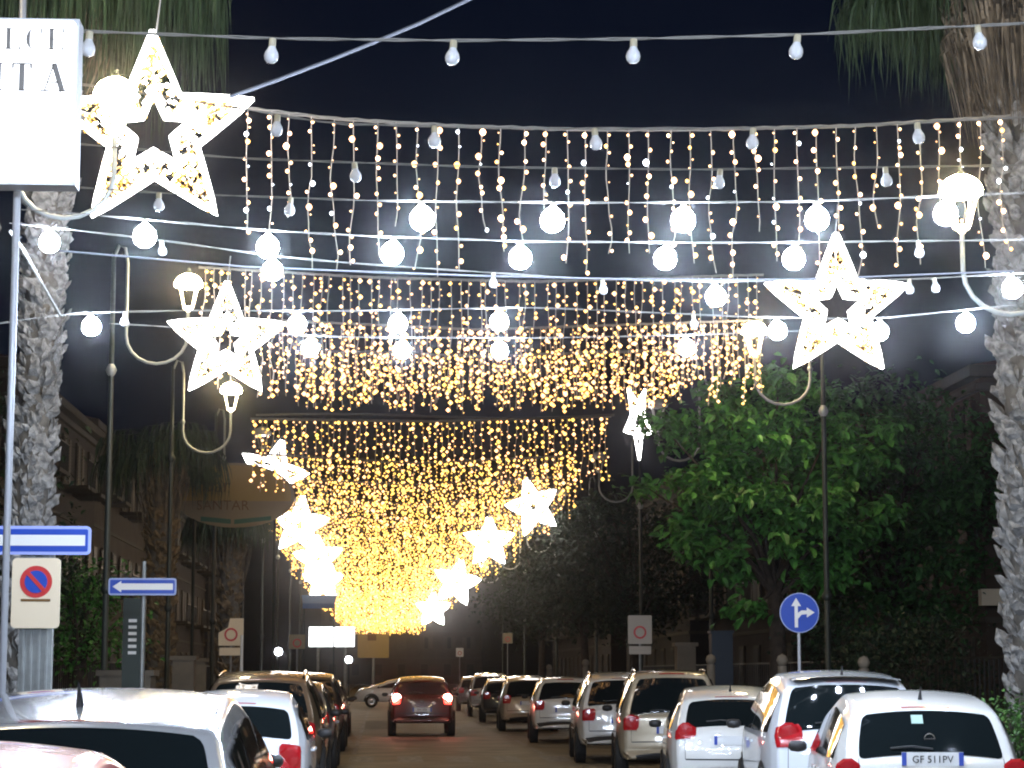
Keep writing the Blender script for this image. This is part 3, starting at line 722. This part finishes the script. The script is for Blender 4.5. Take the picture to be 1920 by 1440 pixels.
        for k in range(40):
            ang = rn.uniform(-1.9, 1.9); dr = outw*math.cos(ang)+side*math.sin(ang); L1 = ln*.30*rn.uniform(.5, 1.1)
            m1 = hub+dr*L1+Vector((0,0,-.12*L1))
            fall = (m1.z-tipz)*rn.uniform(.6, 1.1) if tipz is not None else ln*.5*rn.uniform(.5, 1.3)
            m2 = m1+dr*L1*.25+Vector((0,0,-max(.3, fall)*.45)); m3 = m2+Vector((rn.uniform(-.12, .12), rn.uniform(-.1, .1), -max(.3, fall)*.55))
            t2 = rn.uniform(0, 3.14); wv = Vector((math.cos(t2), math.sin(t2), 0))*rn.uniform(.012, .026)
            b.quad(hub-wv*.3, hub+wv*.3, m1+wv, m1-wv); b.quad(m1-wv, m1+wv, m2+wv*.8, m2-wv*.8); b.tri(m2-wv*.8, m2+wv*.8, m3)
        b.build('frond', M['frond'], root)
    return root
palm(28, 31, .29, 12.0, 'near left fan palm with pale scaly trunk behind the blue arrow sign', boots=285, zr=(3.4, 8.6), lean=.034, skirt_r=.8, skirt_n=500, skirt_len=1.6, fr=64, seed=3, green=dict(r=(1.0, 2.5), z=9.7, k=.1))
palm(1946, 31, .40, 11.6, 'near right fan palm with brown dry skirt and bright bark at the right edge', boots=285, zr=(2.0, 9.6), lean=-.003, skirt_r=1.12, skirt_n=3600, skirt_len=2.2, fr=96, seed=5, skirt_z=.55, green=dict(r=(1.2, 2.7), z=9.75, k=.42, open=1))
palm(296, 62, .40, 7.9, 'smaller fan palm with drooping green crown left of the oval sign', boots=200, skirt_r=.8, skirt_n=500, skirt_len=2.0, fr=34, fr_len=(1.6, 2.2), bootmat='barkb', seed=8)
palm(428, 80, .40, 7.4, 'farther fan palm whose pale green fronds droop in front of the oval sign', boots=120, skirt_r=.8, skirt_n=300, skirt_len=2.2, fr=34, fr_len=(1.4, 2.1), bootmat='barkb', seed=9)

# ------------------------------------------------------------------ broadleaf trees
def leafmesh(L=1.0):
    mb = MB(); mb.v = [(0,0,0),(.28,.35,.06),(.0,.4,-.03),(-.28,.35,.06),(0,1.0,-.16),(.2,.72,.0),(-.2,.72,.0)]
    mb.f = [(0,1,2),(0,2,3),(2,1,5),(2,5,4),(3,2,6),(2,4,6)]
    return mb
LM = leafmesh()
def add_leaf(b, p, s, rot):
    n = len(b.v)
    for v in LM.v: b.v.append(tuple(rot @ (Vector(v)*s)+p))
    for f in LM.f: b.f.append(tuple(n+i for i in f))
def rrot(rn, droop=.5):
    return (Matrix.Rotation(rn.uniform(0, 6.28), 3, 'Z') @ Matrix.Rotation(-rn.uniform(-.3, 1.2)*droop*1.6, 3, 'X') @ Matrix.Rotation(rn.uniform(-.7, .7), 3, 'Y'))
def tree(px, D, cpy, rx, rz_, n, ls, m, label, clumps=70, single=0, seed=1, trunk_r=.2, name='broadleaf_tree', group='broadleaf trees beside the street', csz=.5):
    rn = random.Random(seed); c = P(px, cpy, D); root = thing(name, (c.x, D, .12), label, 'tree', group)
    o = Vector(root.location); cc = c-o
    fork = cc.z-rz_*.75
    b = MB(); b.tube([(0,0,0),(.05,0,fork*.5),(0,.05,fork)], [trunk_r*1.3, trunk_r, trunk_r*.8], 10)
    cl = []
    for i in range(clumps):
        while True:
            v = Vector((rn.uniform(-1,1), rn.uniform(-1,1), rn.uniform(-1,1)))
            if .3 < v.length < 1: break
        v *= rn.uniform(.85, 1.08)
        cl.append(cc+Vector((v.x*rx, v.y*rx*.8, v.z*rz_)))
    for p in cl[::3]:
        b.tube([(0,.05,fork*rn.uniform(.85, 1)), (p+Vector((0,0,fork)))/2+Vector((-p.x*.15, 0, -.1)), p], [trunk_r*.45, trunk_r*.2, .02], 5, cap=False)
    b.build('trunk', M['trunk'], root, smooth=True)
    b = MB()
    for i in range(n):
        p = rn.choice(cl)+Vector((rn.gauss(0, csz), rn.gauss(0, csz), rn.gauss(0, csz*.55)))
        add_leaf(b, p, ls*rn.uniform(.45, 1.35), rrot(rn))
    stuff(b.build('crown', m, root))
    if single:
        t = LM.build('leaf', m, None); me = t.data; bpy.data.objects.remove(t)
        for i in range(single):
            q = rn.choice([p for p in cl if p.y < cc.y])
            p = q+Vector((rn.gauss(0, csz), -abs(rn.gauss(0, csz)), rn.gauss(0, csz*.6)))
            inst('leaf', me, root, p, rrot(rn).to_euler(), ls*rn.uniform(.9, 1.5))
    return root
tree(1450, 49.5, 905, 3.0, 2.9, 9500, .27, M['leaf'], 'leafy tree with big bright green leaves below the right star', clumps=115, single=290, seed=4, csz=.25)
tree(1665, 56, 930, 3.1, 3.7, 10000, .24, M['leaf_shade'], 'dark tree right of the bright leafy one', clumps=80, seed=6, csz=.55)  # stands for the dim side of the crown, shade put into leaf colour
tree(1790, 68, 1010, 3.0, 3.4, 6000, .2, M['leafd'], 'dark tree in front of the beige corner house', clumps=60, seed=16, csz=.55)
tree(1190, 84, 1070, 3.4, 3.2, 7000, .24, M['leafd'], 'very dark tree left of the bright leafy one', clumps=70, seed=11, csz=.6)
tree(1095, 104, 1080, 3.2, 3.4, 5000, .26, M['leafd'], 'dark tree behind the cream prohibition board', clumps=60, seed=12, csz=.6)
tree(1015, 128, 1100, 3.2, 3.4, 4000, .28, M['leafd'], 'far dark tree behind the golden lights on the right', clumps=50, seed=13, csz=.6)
tree(-10, 46, 1000, 1.6, 3.4, 4000, .16, M['leafd'], 'dark narrow tree at the left edge behind the palm', clumps=60, seed=14, csz=.45)
tree(150, 50, 1160, 1.2, 1.3, 2500, .14, M['leaf'], 'low bushy tree between the left palm and the lamp post', clumps=40, seed=15, csz=.4)
tree(1600, 48, 1215, 1.3, .9, 2200, .12, M['leafd'], 'low shrub beneath the dark tree behind the round blue sign', clumps=30, seed=17, trunk_r=.05, name='shrub', group='shrubs on the right pavement', csz=.35)
tree(1730, 44, 1225, 1.6, .9, 2600, .12, M['leafd'], 'low dark shrub behind the white sport utility car', clumps=30, seed=18, trunk_r=.05, name='shrub', group='shrubs on the right pavement', csz=.35)
tree(1915, 24, 1400, .48, .5, 2600, .06, M['hedge'], 'bright green shrub at the lower right corner beside the nearest white hatchback', clumps=34, seed=19, trunk_r=.03, name='shrub', group='shrubs on the right pavement', csz=.14)

# ------------------------------------------------------------------ signs
def rrect(w_, h, r, n=5):
    pts = []
    for (cx, cy_, a0) in ((w_/2-r, h/2-r, 0), (-w_/2+r, h/2-r, 90), (-w_/2+r, -h/2+r, 180), (w_/2-r, -h/2+r, 270)):
        for k in range(n+1):
            a = R(a0+90*k/n); pts.append((cx+r*math.cos(a), cy_+r*math.sin(a)))
    return pts
def plate_mesh(name, pts, y, th, m, par):
    """flat shape in xz facing -y; front at y, thickness th behind"""
    b = MB(); n = len(pts)
    b.v = [(x, y, z) for x, z in pts]+[(x, y+th, z) for x, z in pts]
    b.f = [tuple(range(n)), tuple(reversed(range(n, 2*n)))]+[(i, i+n, (i+1) % n+n, (i+1) % n) for i in range(n)]
    return b.build(name, m, par, fixn=True)
def circ(r, n=32, cx=0, cz=0): return [(cx+r*math.cos(2*math.pi*k/n), cz+r*math.sin(2*math.pi*k/n)) for k in range(n)]
# big lit sign
c = P(25, 188, 11.7); k = 11.7/F
sg_ = thing('lit_sign', c, 'large white lit sign with grey serif lettering cut by the left edge', 'sign')
W_, H_ = 240*k, 325*k
b = MB(); b.box((0, .09, 0), (W_, .16, H_)); b.build('cabinet', M['steel'], sg_)
plate_mesh('lit_face', rrect(W_-.03, H_-.03, .03), -.006, .012, M['signlit'], sg_)
def stroke(b, x0, z0, x1, z1, w_): 
    d = Vector((x1-x0, z1-z0)); n = Vector((-d.y, d.x)); n.normalize(); n *= w_/2
    b.poly([(x0-n.x, 0, z0-n.y), (x1-n.x, 0, z1-n.y), (x1+n.x, 0, z1+n.y), (x0+n.x, 0, z0+n.y)])
def letter(ch, x, z, h, par, m):
    """Didone style capital: thick stems, hairline serifs; x,z centre"""
    b = MB(); t = h*.19; s = h*.055; w_ = h*.62; a, c_ = x-w_/2, x+w_/2; lo, hi = z-h/2, z+h/2
    def arc(cx, rx, a0, a1):
        pts = []
        n = 18
        for i in range(n+1):
            q = R(a0+(a1-a0)*i/n); pts.append((cx+rx*math.cos(q), z+h/2*math.sin(q)))
        for i in range(n, -1, -1):
            q = R(a0+(a1-a0)*i/n); wd = s+(t-s)*abs(math.cos(q))**1.5
            pts.append((cx+(rx-wd)*math.cos(q), z+(h/2-s)*math.sin(q)))
        for i in range(n):
            p0, p1, p2, p3 = pts[i], pts[i+1], pts[2*n-i], pts[2*n+1-i]
            b.poly([(p0[0],0,p0[1]), (p1[0],0,p1[1]), (p2[0],0,p2[1]), (p3[0],0,p3[1])])
    def ser(xc, zc): stroke(b, xc-h*.16, zc, xc+h*.16, zc, s)
    if ch in 'LEIDTRBF':
        sx = x if ch in 'IT' else a+t/2; stroke(b, sx, lo, sx, hi, t); ser(sx, lo+s/2)
        if ch != 'T': ser(sx, hi-s/2)
    if ch == 'L': stroke(b, a, lo+s/2, c_, lo+s/2, s); stroke(b, c_, lo, c_, lo+h*.22, s*1.4)
    if ch in 'EF':
        for zz in ((lo+s/2, hi-s/2, z) if ch == 'E' else (hi-s/2, z)): stroke(b, a, zz, c_, zz, s)
        stroke(b, c_, hi, c_, hi-h*.2, s*1.4)
        if ch == 'E': stroke(b, c_, lo, c_, lo+h*.2, s*1.4)
    if ch == 'O': arc(x, w_*.62, 0, 360)
    if ch == 'C': arc(x, w_*.62, 55, 305); stroke(b, c_, hi, c_, hi-h*.25, s*1.4)
    if ch == 'D': arc(a+t*.4, w_, -90, 90)
    if ch == 'T': stroke(b, a, hi-s/2, c_, hi-s/2, s); stroke(b, a, hi, a, hi-h*.2, s*1.4); stroke(b, c_, hi, c_, hi-h*.2, s*1.4)
    if ch == 'A': stroke(b, x, hi, c_, lo, t); stroke(b, x, hi, a, lo, s); stroke(b, a+w_*.2, lo+h*.33, c_-w_*.2, lo+h*.33, s); ser(a, lo+s/2); ser(c_, lo+s/2)
    if ch == 'V': stroke(b, x, lo, a, hi, t); stroke(b, x, lo, c_, hi, s); ser(a, hi-s/2); ser(c_, hi-s/2)
    if ch == 'R': arc(a+t, w_*.6, 0, 90); stroke(b, x, z, c_, lo, t*.9); stroke(b, a, z, x, z, s)
    o = b.build('letter', m, par); o.location = (0, -.010, 0)
for s_, row_y, hpx, xs_, mm in (('DOLCE', 68, 42, (-66,-22,22,62,103), 'letter'), ('VITA', 143, 55, (-52,-4,40,100), 'letter'), ('REV', 251, 22, (20,48,74), 'letterpale'), ('IA', 298, 15, (52,108), 'letterpale')):
    for ch, x_ in zip(s_, xs_): letter(ch, (x_-25)*k, (188-row_y)*k, hpx*k, sg_, M[mm])
# thin pole carrying it and the strings
c = P(5, 1262, 11.95); t_ = thing('thin_pole', (c.x, c.y, .12), 'thin pale steel pole at the left edge carrying the lit sign', 'pole')
b = MB(); b.tube([(0,0,0),(0,0,6.0)], .020, 10); b.build('shaft', M['steel'], t_, smooth=True)
b = MB(); b.lathe((0,0,0), [(.09,0),(.09,.02),(.03,.03)], 10); b.build('foot_plate', M['steel'], t_)
b = MB(); b.lathe((0,0,5.99), [(.024,0),(.024,.03),(0,.05)], 10); b.build('cap', M['steel'], t_)

D = 19.7; k = D/F
def oneway(pxc, pyc, D, label, rim):
    c = P(pxc, pyc, D); r_ = thing('arrow_sign', c, label, 'traffic sign', 'one way signs')
    plate_mesh('board', rrect(1.0, .255, .04), 0, .02, rim, r_)
    plate_mesh('blue_field', rrect(.95, .20, .015), -.003, .004, M['blue'], r_)
    a = [(-.44,0),(-.31,.085),(-.31,.048),(.45,.048),(.45,-.048),(-.31,-.048),(-.31,-.085)]
    plate_mesh('arrow', a, -.006, .004, M['white'], r_)
    for x in (-.0,): 
        b = MB(); b.box((x, .035, 0), (.06, .03, .24)); b.build('bracket', M['galv'], r_)
    return r_
M['rim_b'] = mat('sign_edge_pale_blue', (.35,.42,.85), .4)
oneway(64, 1013, D, 'near blue one way sign above the no parking sign at the left edge', M['rim_b'])
oneway(267, 1100, 32.8, 'farther blue one way sign with white arrow pointing left', M['rim'])
c = P(67, 1112, D-.01); np_ = thing('no_parking_sign', c, 'pale no parking sign on the wide grey post at the left edge', 'traffic sign')
plate_mesh('board', rrect(.425, .62, .04), 0, .02, M['cream'], np_)
plate_mesh('red_ring', circ(.142, cz=.10), -.003, .003, M['red'], np_)
plate_mesh('blue_disc', circ(.10, cz=.10), -.006, .003, M['blue'], np_)
plate_mesh('red_slash', [(-.085,.165),(-.06,.19),(.085,.035),(.06,.01)], -.009, .003, M['red'], np_)
plate_mesh('brown_bar', [(-.13,-.075),(.13,-.075),(.13,-.052),(-.13,-.052)], -.003, .003, M['goldd'], np_)
c = P(66, 1262, D+.12); gp = thing('sign_post', (c.x, c.y, .12), 'wide ribbed grey post under the no parking sign', 'post')
b = MB(); b.box((0, 0, 1.37), (.29, .10, 2.74)); b.build('column', M['galv'], gp)
for x in (-.10, -.035, .035, .10):
    b = MB(); b.box((x, -.062, 1.37), (.022, .024, 2.72)); b.build('rib', M['galv'], gp)
c = P(266, 1262, 32.9); b = MB(); b.tube([(0,0,0),(0,0,3.25)], .03, 10); o = b.build('sign_post', M['galv']); o.location = (c.x, c.y, .12); tag(o, 'thin grey post carrying the farther one way sign', 'post')
# round blue sign
D = 32.8; c = P(1499, 1149, D); rs = thing('round_sign', c, 'round blue sign with white arrows ahead and right', 'traffic sign')
plate_mesh('disc', circ(.30, 40), 0, .015, M['rim'], rs); plate_mesh('blue_field', circ(.285, 40), -.003, .004, M['blue'], rs)
plate_mesh('arrow', [(-.075,-.22),(-.025,-.22),(-.025,-.09),(.03,-.03),(.11,-.02),(.11,-.07),(.23,.005),(.11,.08),(.11,.035),(.03,.035),(-.025,.0),(-.025,.10),(.025,.10),(-.05,.225),(-.125,.10),(-.075,.10)], -.006, .004, M['white'], rs)
c = P(1499, 1262, D+.05); b = MB(); b.tube([(0,0,0),(0,0,2.75)], .024, 10); o = b.build('sign_post', M['steel']); o.location = (c.x, c.y, .12); tag(o, 'thin white post under the round blue sign', 'post')
def zone(pxc, pyc, D, wpx, hpx, label, m, notch=False, extra=True, post=M['galv']):
    k = D/F; c = P(pxc, pyc, D); r_ = thing('board_sign', c, label, 'traffic sign', 'cream sign boards')
    W_, H_ = wpx*k, hpx*k
    pts = rrect(W_, H_*.74, .03)
    if notch: pts = [(W_/2,-H_*.37),(W_/2,H_*.37),(-W_*.05,H_*.37),(-W_*.12,H_*.12),(-W_/2,-H_*.02),(-W_/2,-H_*.37)]
    plate_mesh('board', [(x, z+H_*.13) for x, z in pts], 0, .02, m, r_)
    if extra:
        plate_mesh('lower_board', [(x*.92, z*.3-H_*.40) for x, z in rrect(W_, H_*.7, .03)], 0, .02, m, r_)
    plate_mesh('red_ring', circ(W_*.27, cz=H_*.06), -.004, .004, M['red'], r_); plate_mesh('ring_centre', circ(W_*.19, cz=H_*.06), -.008, .004, m, r_)
    b = MB(); b.tube([(W_*.3*0, .04, H_*.4), (0, .04, .12-c.z)], .03, 8); b.build('post', post, r_)
    return r_
zone(1200, 1190, 53, 45, 72, 'pale prohibition board with red ring left of the leafy tree', mat('sign_grey_cream', (.5,.46,.40), .5))
zone(433, 1194, 57, 46, 68, 'orange cream board with clipped corner and red ring on the left', M['cream'], notch=True)
zone(557, 1208, 80, 30, 36, 'small cream board left of the lit billboard', M['creamd'], extra=False)
zone(952, 1200, 110, 18, 26, 'tiny cream board far away on the right', M['creamd'], extra=False)
zone(862, 1226, 120, 14, 22, 'tiny white board above the roofs right of the red car', M['white'], extra=False)
# white post by the clipped board
c = P(453, 1240, 50); b = MB(); b.tube([(0,0,0),(0,0,2.45)], .035, 8); o = b.build('white_post', M['white']); o.location = (c.x, c.y, .12); tag(o, 'slim white post beside the clipped cream board', 'post')
# lit billboard
D = 130; c = P(622, 1194, D); k = D/F; bb = thing('lit_billboard', c, 'small blank white lit billboard at the far end of the street', 'billboard')
b = MB(); b.box((0, .12, 0), (86*k, .2, 38*k)); b.build('cabinet', M['steel'], bb); plate_mesh('lit_face', rrect(84*k, 36*k, .05), -.006, .01, mat('billboard_lit', (1,1,1), .5, emit=(.95,.98,1), estr=4), bb)
b = MB(); b.tube([(-.8,.12,-19*k),(-.8,.12,.12-c.z)], .08, 8); b.tube([(.8,.12,-19*k),(.8,.12,.12-c.z)], .08, 8); b.build('posts', M['galv'], bb)
D = 150; c = P(700, 1211, D); k = D/F; bb = thing('yellow_board', c, 'dull yellow board below the golden glow', 'sign')
b = MB(); b.box((0,.05,0), (58*k,.1,44*k)); b.build('board', M['gold'], bb); b = MB(); b.box((-.1,-.01,.55), (.6,.02,.4)); b.build('emblem', M['goldd'], bb)
b = MB(); b.tube([(0,.05,-22*k),(0,.05,.1-c.z)], .09, 8); b.build('post', M['galv'], bb)
# totem with white bars
c = P(250, 1262, 36); tt = thing('bar_totem', (c.x, c.y, .12), 'dark totem with six short white bars left of the farther one way sign', 'totem')
b = MB(); b.box((0,0,1.4), (.36,.12,2.8)); b.build('panel', M['dark'], tt)
for i in range(6):
    z = P(250, 1164+i*12, 36).z-.12; b = MB(); b.box((-.02,-.075,z), (.13,.03,.05)); b.build('white_bar', M['white'], tt)
b = MB(); b.box((0,0,.12), (.6,.3,.24)); b.build('plinth', M['trimm'], tt)
# far globe lamps
for (x, y, D, l_) in ((522, 1222, 90, 'small round white lamp left of the lit billboard'), (654, 1237, 100, 'small round white lamp beneath the lit billboard')):
    c = P(x, y, D); t_ = thing('globe_lamp', (c.x, c.y, .12), l_, 'lamp'); h = c.z-.12
    b = MB(); b.tube([(0,0,0),(0,0,h-.15)], .04, 8); b.build('post', M['dark'], t_)
    b = MB(); b.lathe((0,0,h), [(0,-.17),(.12,-.12),(.17,0),(.12,.12),(0,.17)], 12); b.build('globe', mat('globe_lit', (1,1,1), .5, emit=(.9,.92,1), estr=25), t_, smooth=True)

# ------------------------------------------------------------------ bollards, walls, pillars
def bollard(px, D, h, label):
    c = P(px, 1262, D); t_ = thing('bollard', (c.x, c.y, .12), label, 'bollard', 'stone bollards on the pavements')
    b = MB(); b.lathe((0,0,0), [(.14,0),(.12,.06),(.09,.1),(.085,h-.22)], 10); b.build('shaft', M['trimm'], t_, smooth=True)
    b = MB(); b.lathe((0,0,h-.12), [(.05,-.1),(.09,-.06),(.11,0),(.08,.08),(0,.12)], 10); b.build('ball', M['trimm'], t_, smooth=True)
for px, D, h, l_ in ((1098, 62, 2.0, 'tall pale bollard right of the parked white car roofs'), (1030, 75, 1.9, 'pale bollard left of the tallest one'), (1333, 46, 2.0, 'pale bollard beside the blue panel'), (1467, 40, 1.95, 'pale bollard behind the white sport utility car'), (1620, 38, 1.9, 'rightmost pale bollard behind the parked cars')):
    bollard(px, D, h, l_)
c = P(1352, 1235, 50); b = MB(); b.box((0,0,1.25), (.48,.4,2.5)); b.box((0,0,2.53), (.54,.46,.06)); o = b.build('blue_kiosk', mat('blue_kiosk', (.008,.02,.04), .6)); o.location = (c.x, 50, .12); tag(o, 'narrow dark blue cabinet beside the tree trunk', 'cabinet')
def pillar(px, D, w_, h, label):
    c = P(px, 1262, D); t_ = thing('stone_pillar', (c.x, c.y, .12), label, 'pillar', 'stone pillars on the pavements')
    b = MB(); b.box((0,0,h/2), (w_,w_,h)); b.build('shaft', M['trimm'], t_); b = MB(); b.box((0,0,h+.05), (w_+.12,w_+.12,.1)); b.build('cap', M['trimm'], t_)
for a in ((240, 40, .9, 1.55, 'broad stone pillar under the farther one way sign'), (345, 52, .5, 1.9, 'stone pillar right of the farther one way sign'), (372, 60, .4, 1.9, 'slim stone pillar left of the clipped board'), (1285, 58, .5, 2.3, 'pale stone pillar left of the dark blue cabinet')):
    pillar(*a)
def wall_run(name, x0, y0, x1, y1, h, label, bars=True):
    t_ = thing(name, (x0, y0, .12), label, 'fence', None); L = math.hypot(x1-x0, y1-y0); a = math.atan2(y1-y0, x1-x0); t_.rotation_euler = (0,0,a)
    b = MB(); b.box((L/2,0,.35), (L,.25,.7)); b.build('base_wall', M['trimm'], t_)
    b = MB(); b.box((L/2,0,h), (L,.04,.05)); b.box((L/2,0,.85), (L,.04,.04)); b.build('rail', M['rail'], t_)
    n = min(280, int(L/.35)); me = None
    for i in range(n):
        if me is None:
            q = MB(); q.box((0,0,(h+.7)/2), (.03,.03,h-.7)); o = q.build('bar', M['rail'], t_); me = o.data; o.location = (.2, 0, 0)
        else: inst('bar', me, t_, (.2+i*(L-.4)/(n-1), 0, 0))
wall_run('railing_wall', -7.6, 34, -7.6, 100, 1.9, 'low wall with iron railing along the left pavement')
wall_run('railing_wall', 11.8, 34, 11.8, 100, 1.9, 'low wall with iron railing along the right pavement')

# ------------------------------------------------------------------ buildings
def building(x0, x1, y0, y1, h, m, label, side, floors=3, name='building', endwin=True, roofm=None):
    """side: +1 when the street is on its +x side"""
    t_ = thing(name, ((x0+x1)/2, y0, 0), label, 'building', 'houses along the street'); o = Vector(t_.location)
    w_, d = x1-x0, y1-y0
    b = MB(); b.box((0, d/2, h/2), (w_, d, h)); b.build('wall', m, t_)
    b = MB(); b.box((0, d/2, h+.15), (w_+.7, d+.7, .3)); b.box((0, d/2, h-.25), (w_+.3, d+.3, .2)); b.build('cornice', M['trimb'], t_)
    n = len(t_.children); fx = side*w_/2
    b = MB(); b.v = [(-w_/2-.3,-.3,h+.302),(w_/2+.3,-.3,h+.302),(w_/2+.3,d+.3,h+.302),(-w_/2-.3,d+.3,h+.302),(0,w_/2,h+1.8),(0,d-w_/2 if d > w_ else w_/2+.1,h+1.8)]
    b.f = [(0,1,4),(1,2,5,4),(2,3,5),(3,0,4,5)]; b.build('roof', roofm or M['roof'], t_)
    fh = h/floors
    fr = MB(); fr.box((0,0,0), (.10,1.30,1.9)); tmp = fr.build('window', M['trimb'], None); mf = tmp.data; bpy.data.objects.remove(tmp)
    fr = MB(); fr.box((0,0,0), (.06,1.06,1.66)); tmp = fr.build('pane', M['pane'], None); mp = tmp.data; bpy.data.objects.remove(tmp)
    fr = MB()
    for i in range(14): fr.box((0,0,-.80+i*.122), (.05,.50,.085))
    fr.box((-.01,0,0), (.03,.54,1.7)); tmp = fr.build('shutter', M['shutter'], None); ms = tmp.data; bpy.data.objects.remove(tmp)
    def win(p, rz, shut):
        f = inst('window', mf, t_, p, (0,0,rz)); inst('pane', mp, f, (.035,0,0))
        if shut:
            for s in (-1, 1): inst('shutter', ms, f, (.06, s*(.27 if rnd.random() < .55 else .95), 0))
    ny = max(2, int(d/3.4))
    for f in range(floors):
        z = fh*f+fh*.55
        for i in range(ny):
            y = d*(i+.5)/ny; win((fx+side*.03, y, z), 0 if side > 0 else math.pi, f > 0)
            if f > 0 and (i+f) % 3 != 1 and y0 < 140:
                bl = MB(); bl.box((fx+side*.55, y, z-1.12), (1.1, 2.2, .14)); bo = bl.build('balcony', M['trimb'], t_)
                q = MB(); q.box((fx+side*1.07, y, z-.1), (.04, 2.2, .05))
                for k2 in range(12): q.box((fx+side*1.07, y-1.05+k2*.19, z-.58), (.025, .025, .95))
                q.build('balcony_rail', M['rail'], bo)
        if endwin:
            nx = max(1, int(w_/3.2))
            for i in range(nx):
                x = -w_/2+w_*(i+.5)/nx; win((x, -.03, z), -math.pi/2, f > 0)
        b = MB(); b.box((0, d/2, fh*(f+1)-.05), (w_+.12, d+.12, .14)); 
        if f < floors-1: b.build('string_course', M['trimb'], t_)
    return t_
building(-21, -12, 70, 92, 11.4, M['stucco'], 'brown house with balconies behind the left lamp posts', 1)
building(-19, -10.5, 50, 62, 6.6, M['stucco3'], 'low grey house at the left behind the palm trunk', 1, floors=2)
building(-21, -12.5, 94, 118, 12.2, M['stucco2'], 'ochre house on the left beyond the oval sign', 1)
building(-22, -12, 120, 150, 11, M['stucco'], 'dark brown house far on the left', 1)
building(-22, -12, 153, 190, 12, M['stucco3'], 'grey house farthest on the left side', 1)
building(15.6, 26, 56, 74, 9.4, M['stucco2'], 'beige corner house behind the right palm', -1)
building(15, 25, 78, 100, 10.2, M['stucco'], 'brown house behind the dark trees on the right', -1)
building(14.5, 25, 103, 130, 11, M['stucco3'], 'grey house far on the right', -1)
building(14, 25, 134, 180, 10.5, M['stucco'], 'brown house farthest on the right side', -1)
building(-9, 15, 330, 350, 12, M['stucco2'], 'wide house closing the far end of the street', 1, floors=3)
# awning sign on the corner house
c = P(1870, 1120, 55.2); b = MB(); b.box((0,0,0), (.9,.3,.42)); o = b.build('shop_sign', M['cream']); o.location = c; tag(o, 'small cream shop sign at the foot of the corner house', 'sign')
# oval sign board, left
D = 66; c = P(440, 930, D); k = D/F
ov = thing('oval_sign', c, 'big oval gold shop sign with faded lettering behind the lamp posts', 'sign')
pts = [(112*k*math.cos(2*math.pi*i/40), 62*k*math.sin(2*math.pi*i/40)*(1 if i <= 20 else .95)) for i in range(40)]
plate_mesh('board', pts, 0, .12, M['creamd'], ov)
plate_mesh('gold_field', [(x*.94, z*.9+.03) for x, z in pts[:21]]+[(-112*k*.94, -.15), (112*k*.94, -.15)], -.01, .008, M['gold'], ov)
tx = text('Bar', .62, M['goldd'], 'lettering', ov); tx.location = (-.55, -.02, .12); tx.rotation_euler = (R(90),0,0); tx = text('SANTAR', .42, M['goldd'], 'lettering', ov); tx.location = (-.35, -.02, -.42); tx.rotation_euler = (R(90),0,0); tx.data.name = 'lettering'
b = MB(); b.poly([(-1.0,-.02,-.62),(-.1,-.02,-.70),(-.1,-.02,-.84),(-1.0,-.02,-.76)]); b.poly([(.0,-.02,-.71),(1.1,-.02,-.60),(1.1,-.02,-.72),(.0,-.02,-.85)]); b.build('green_band', M['green'], ov)
b = MB()
for x in (-1.2, 1.2): b.tube([(x,.1,-.5),(x,.1,.12-c.z)], .05, 8)
b.build('posts', M['dark'], ov)
# blue awning
D = 110; c = P(598, 1128, D); aw = thing('blue_awning', c, 'blue awning under the lowest left star', 'awning')
b = MB(); b.poly([(-.9,.8,.35),(.9,.8,.35),(.8,-.3,-.1),(-.8,-.3,-.1)]); b.poly([(-.8,-.3,-.1),(.8,-.3,-.1),(.8,-.3,-.35),(-.8,-.3,-.35)]); b.build('cloth', M['awn'], aw)
b = MB()
for x in (-.75,.75): b.tube([(x,.6,.2),(x,.6,.12-c.z)], .04, 6)
b.build('posts', M['dark'], aw)

# ------------------------------------------------------------------ scattering air volume, added to put halos around the lamps
b = MB(); b.box((0, 180, 9.0), (160, 400, 21.0)); hz = b.build('glare_haze', None); tag(hz, kind='stuff')
m = bpy.data.materials.new('glare_haze_air'); m.use_nodes = True; n = m.node_tree.nodes; n.clear()
pv = n.new('ShaderNodeVolumePrincipled'); pv.inputs['Density'].default_value = .0006; pv.inputs['Anisotropy'].default_value = .986; pv.inputs['Color'].default_value = (.85, .85, .88, 1)
mo = n.new('ShaderNodeOutputMaterial'); m.node_tree.links.new(pv.outputs[0], mo.inputs['Volume']); hz.data.materials.append(m)
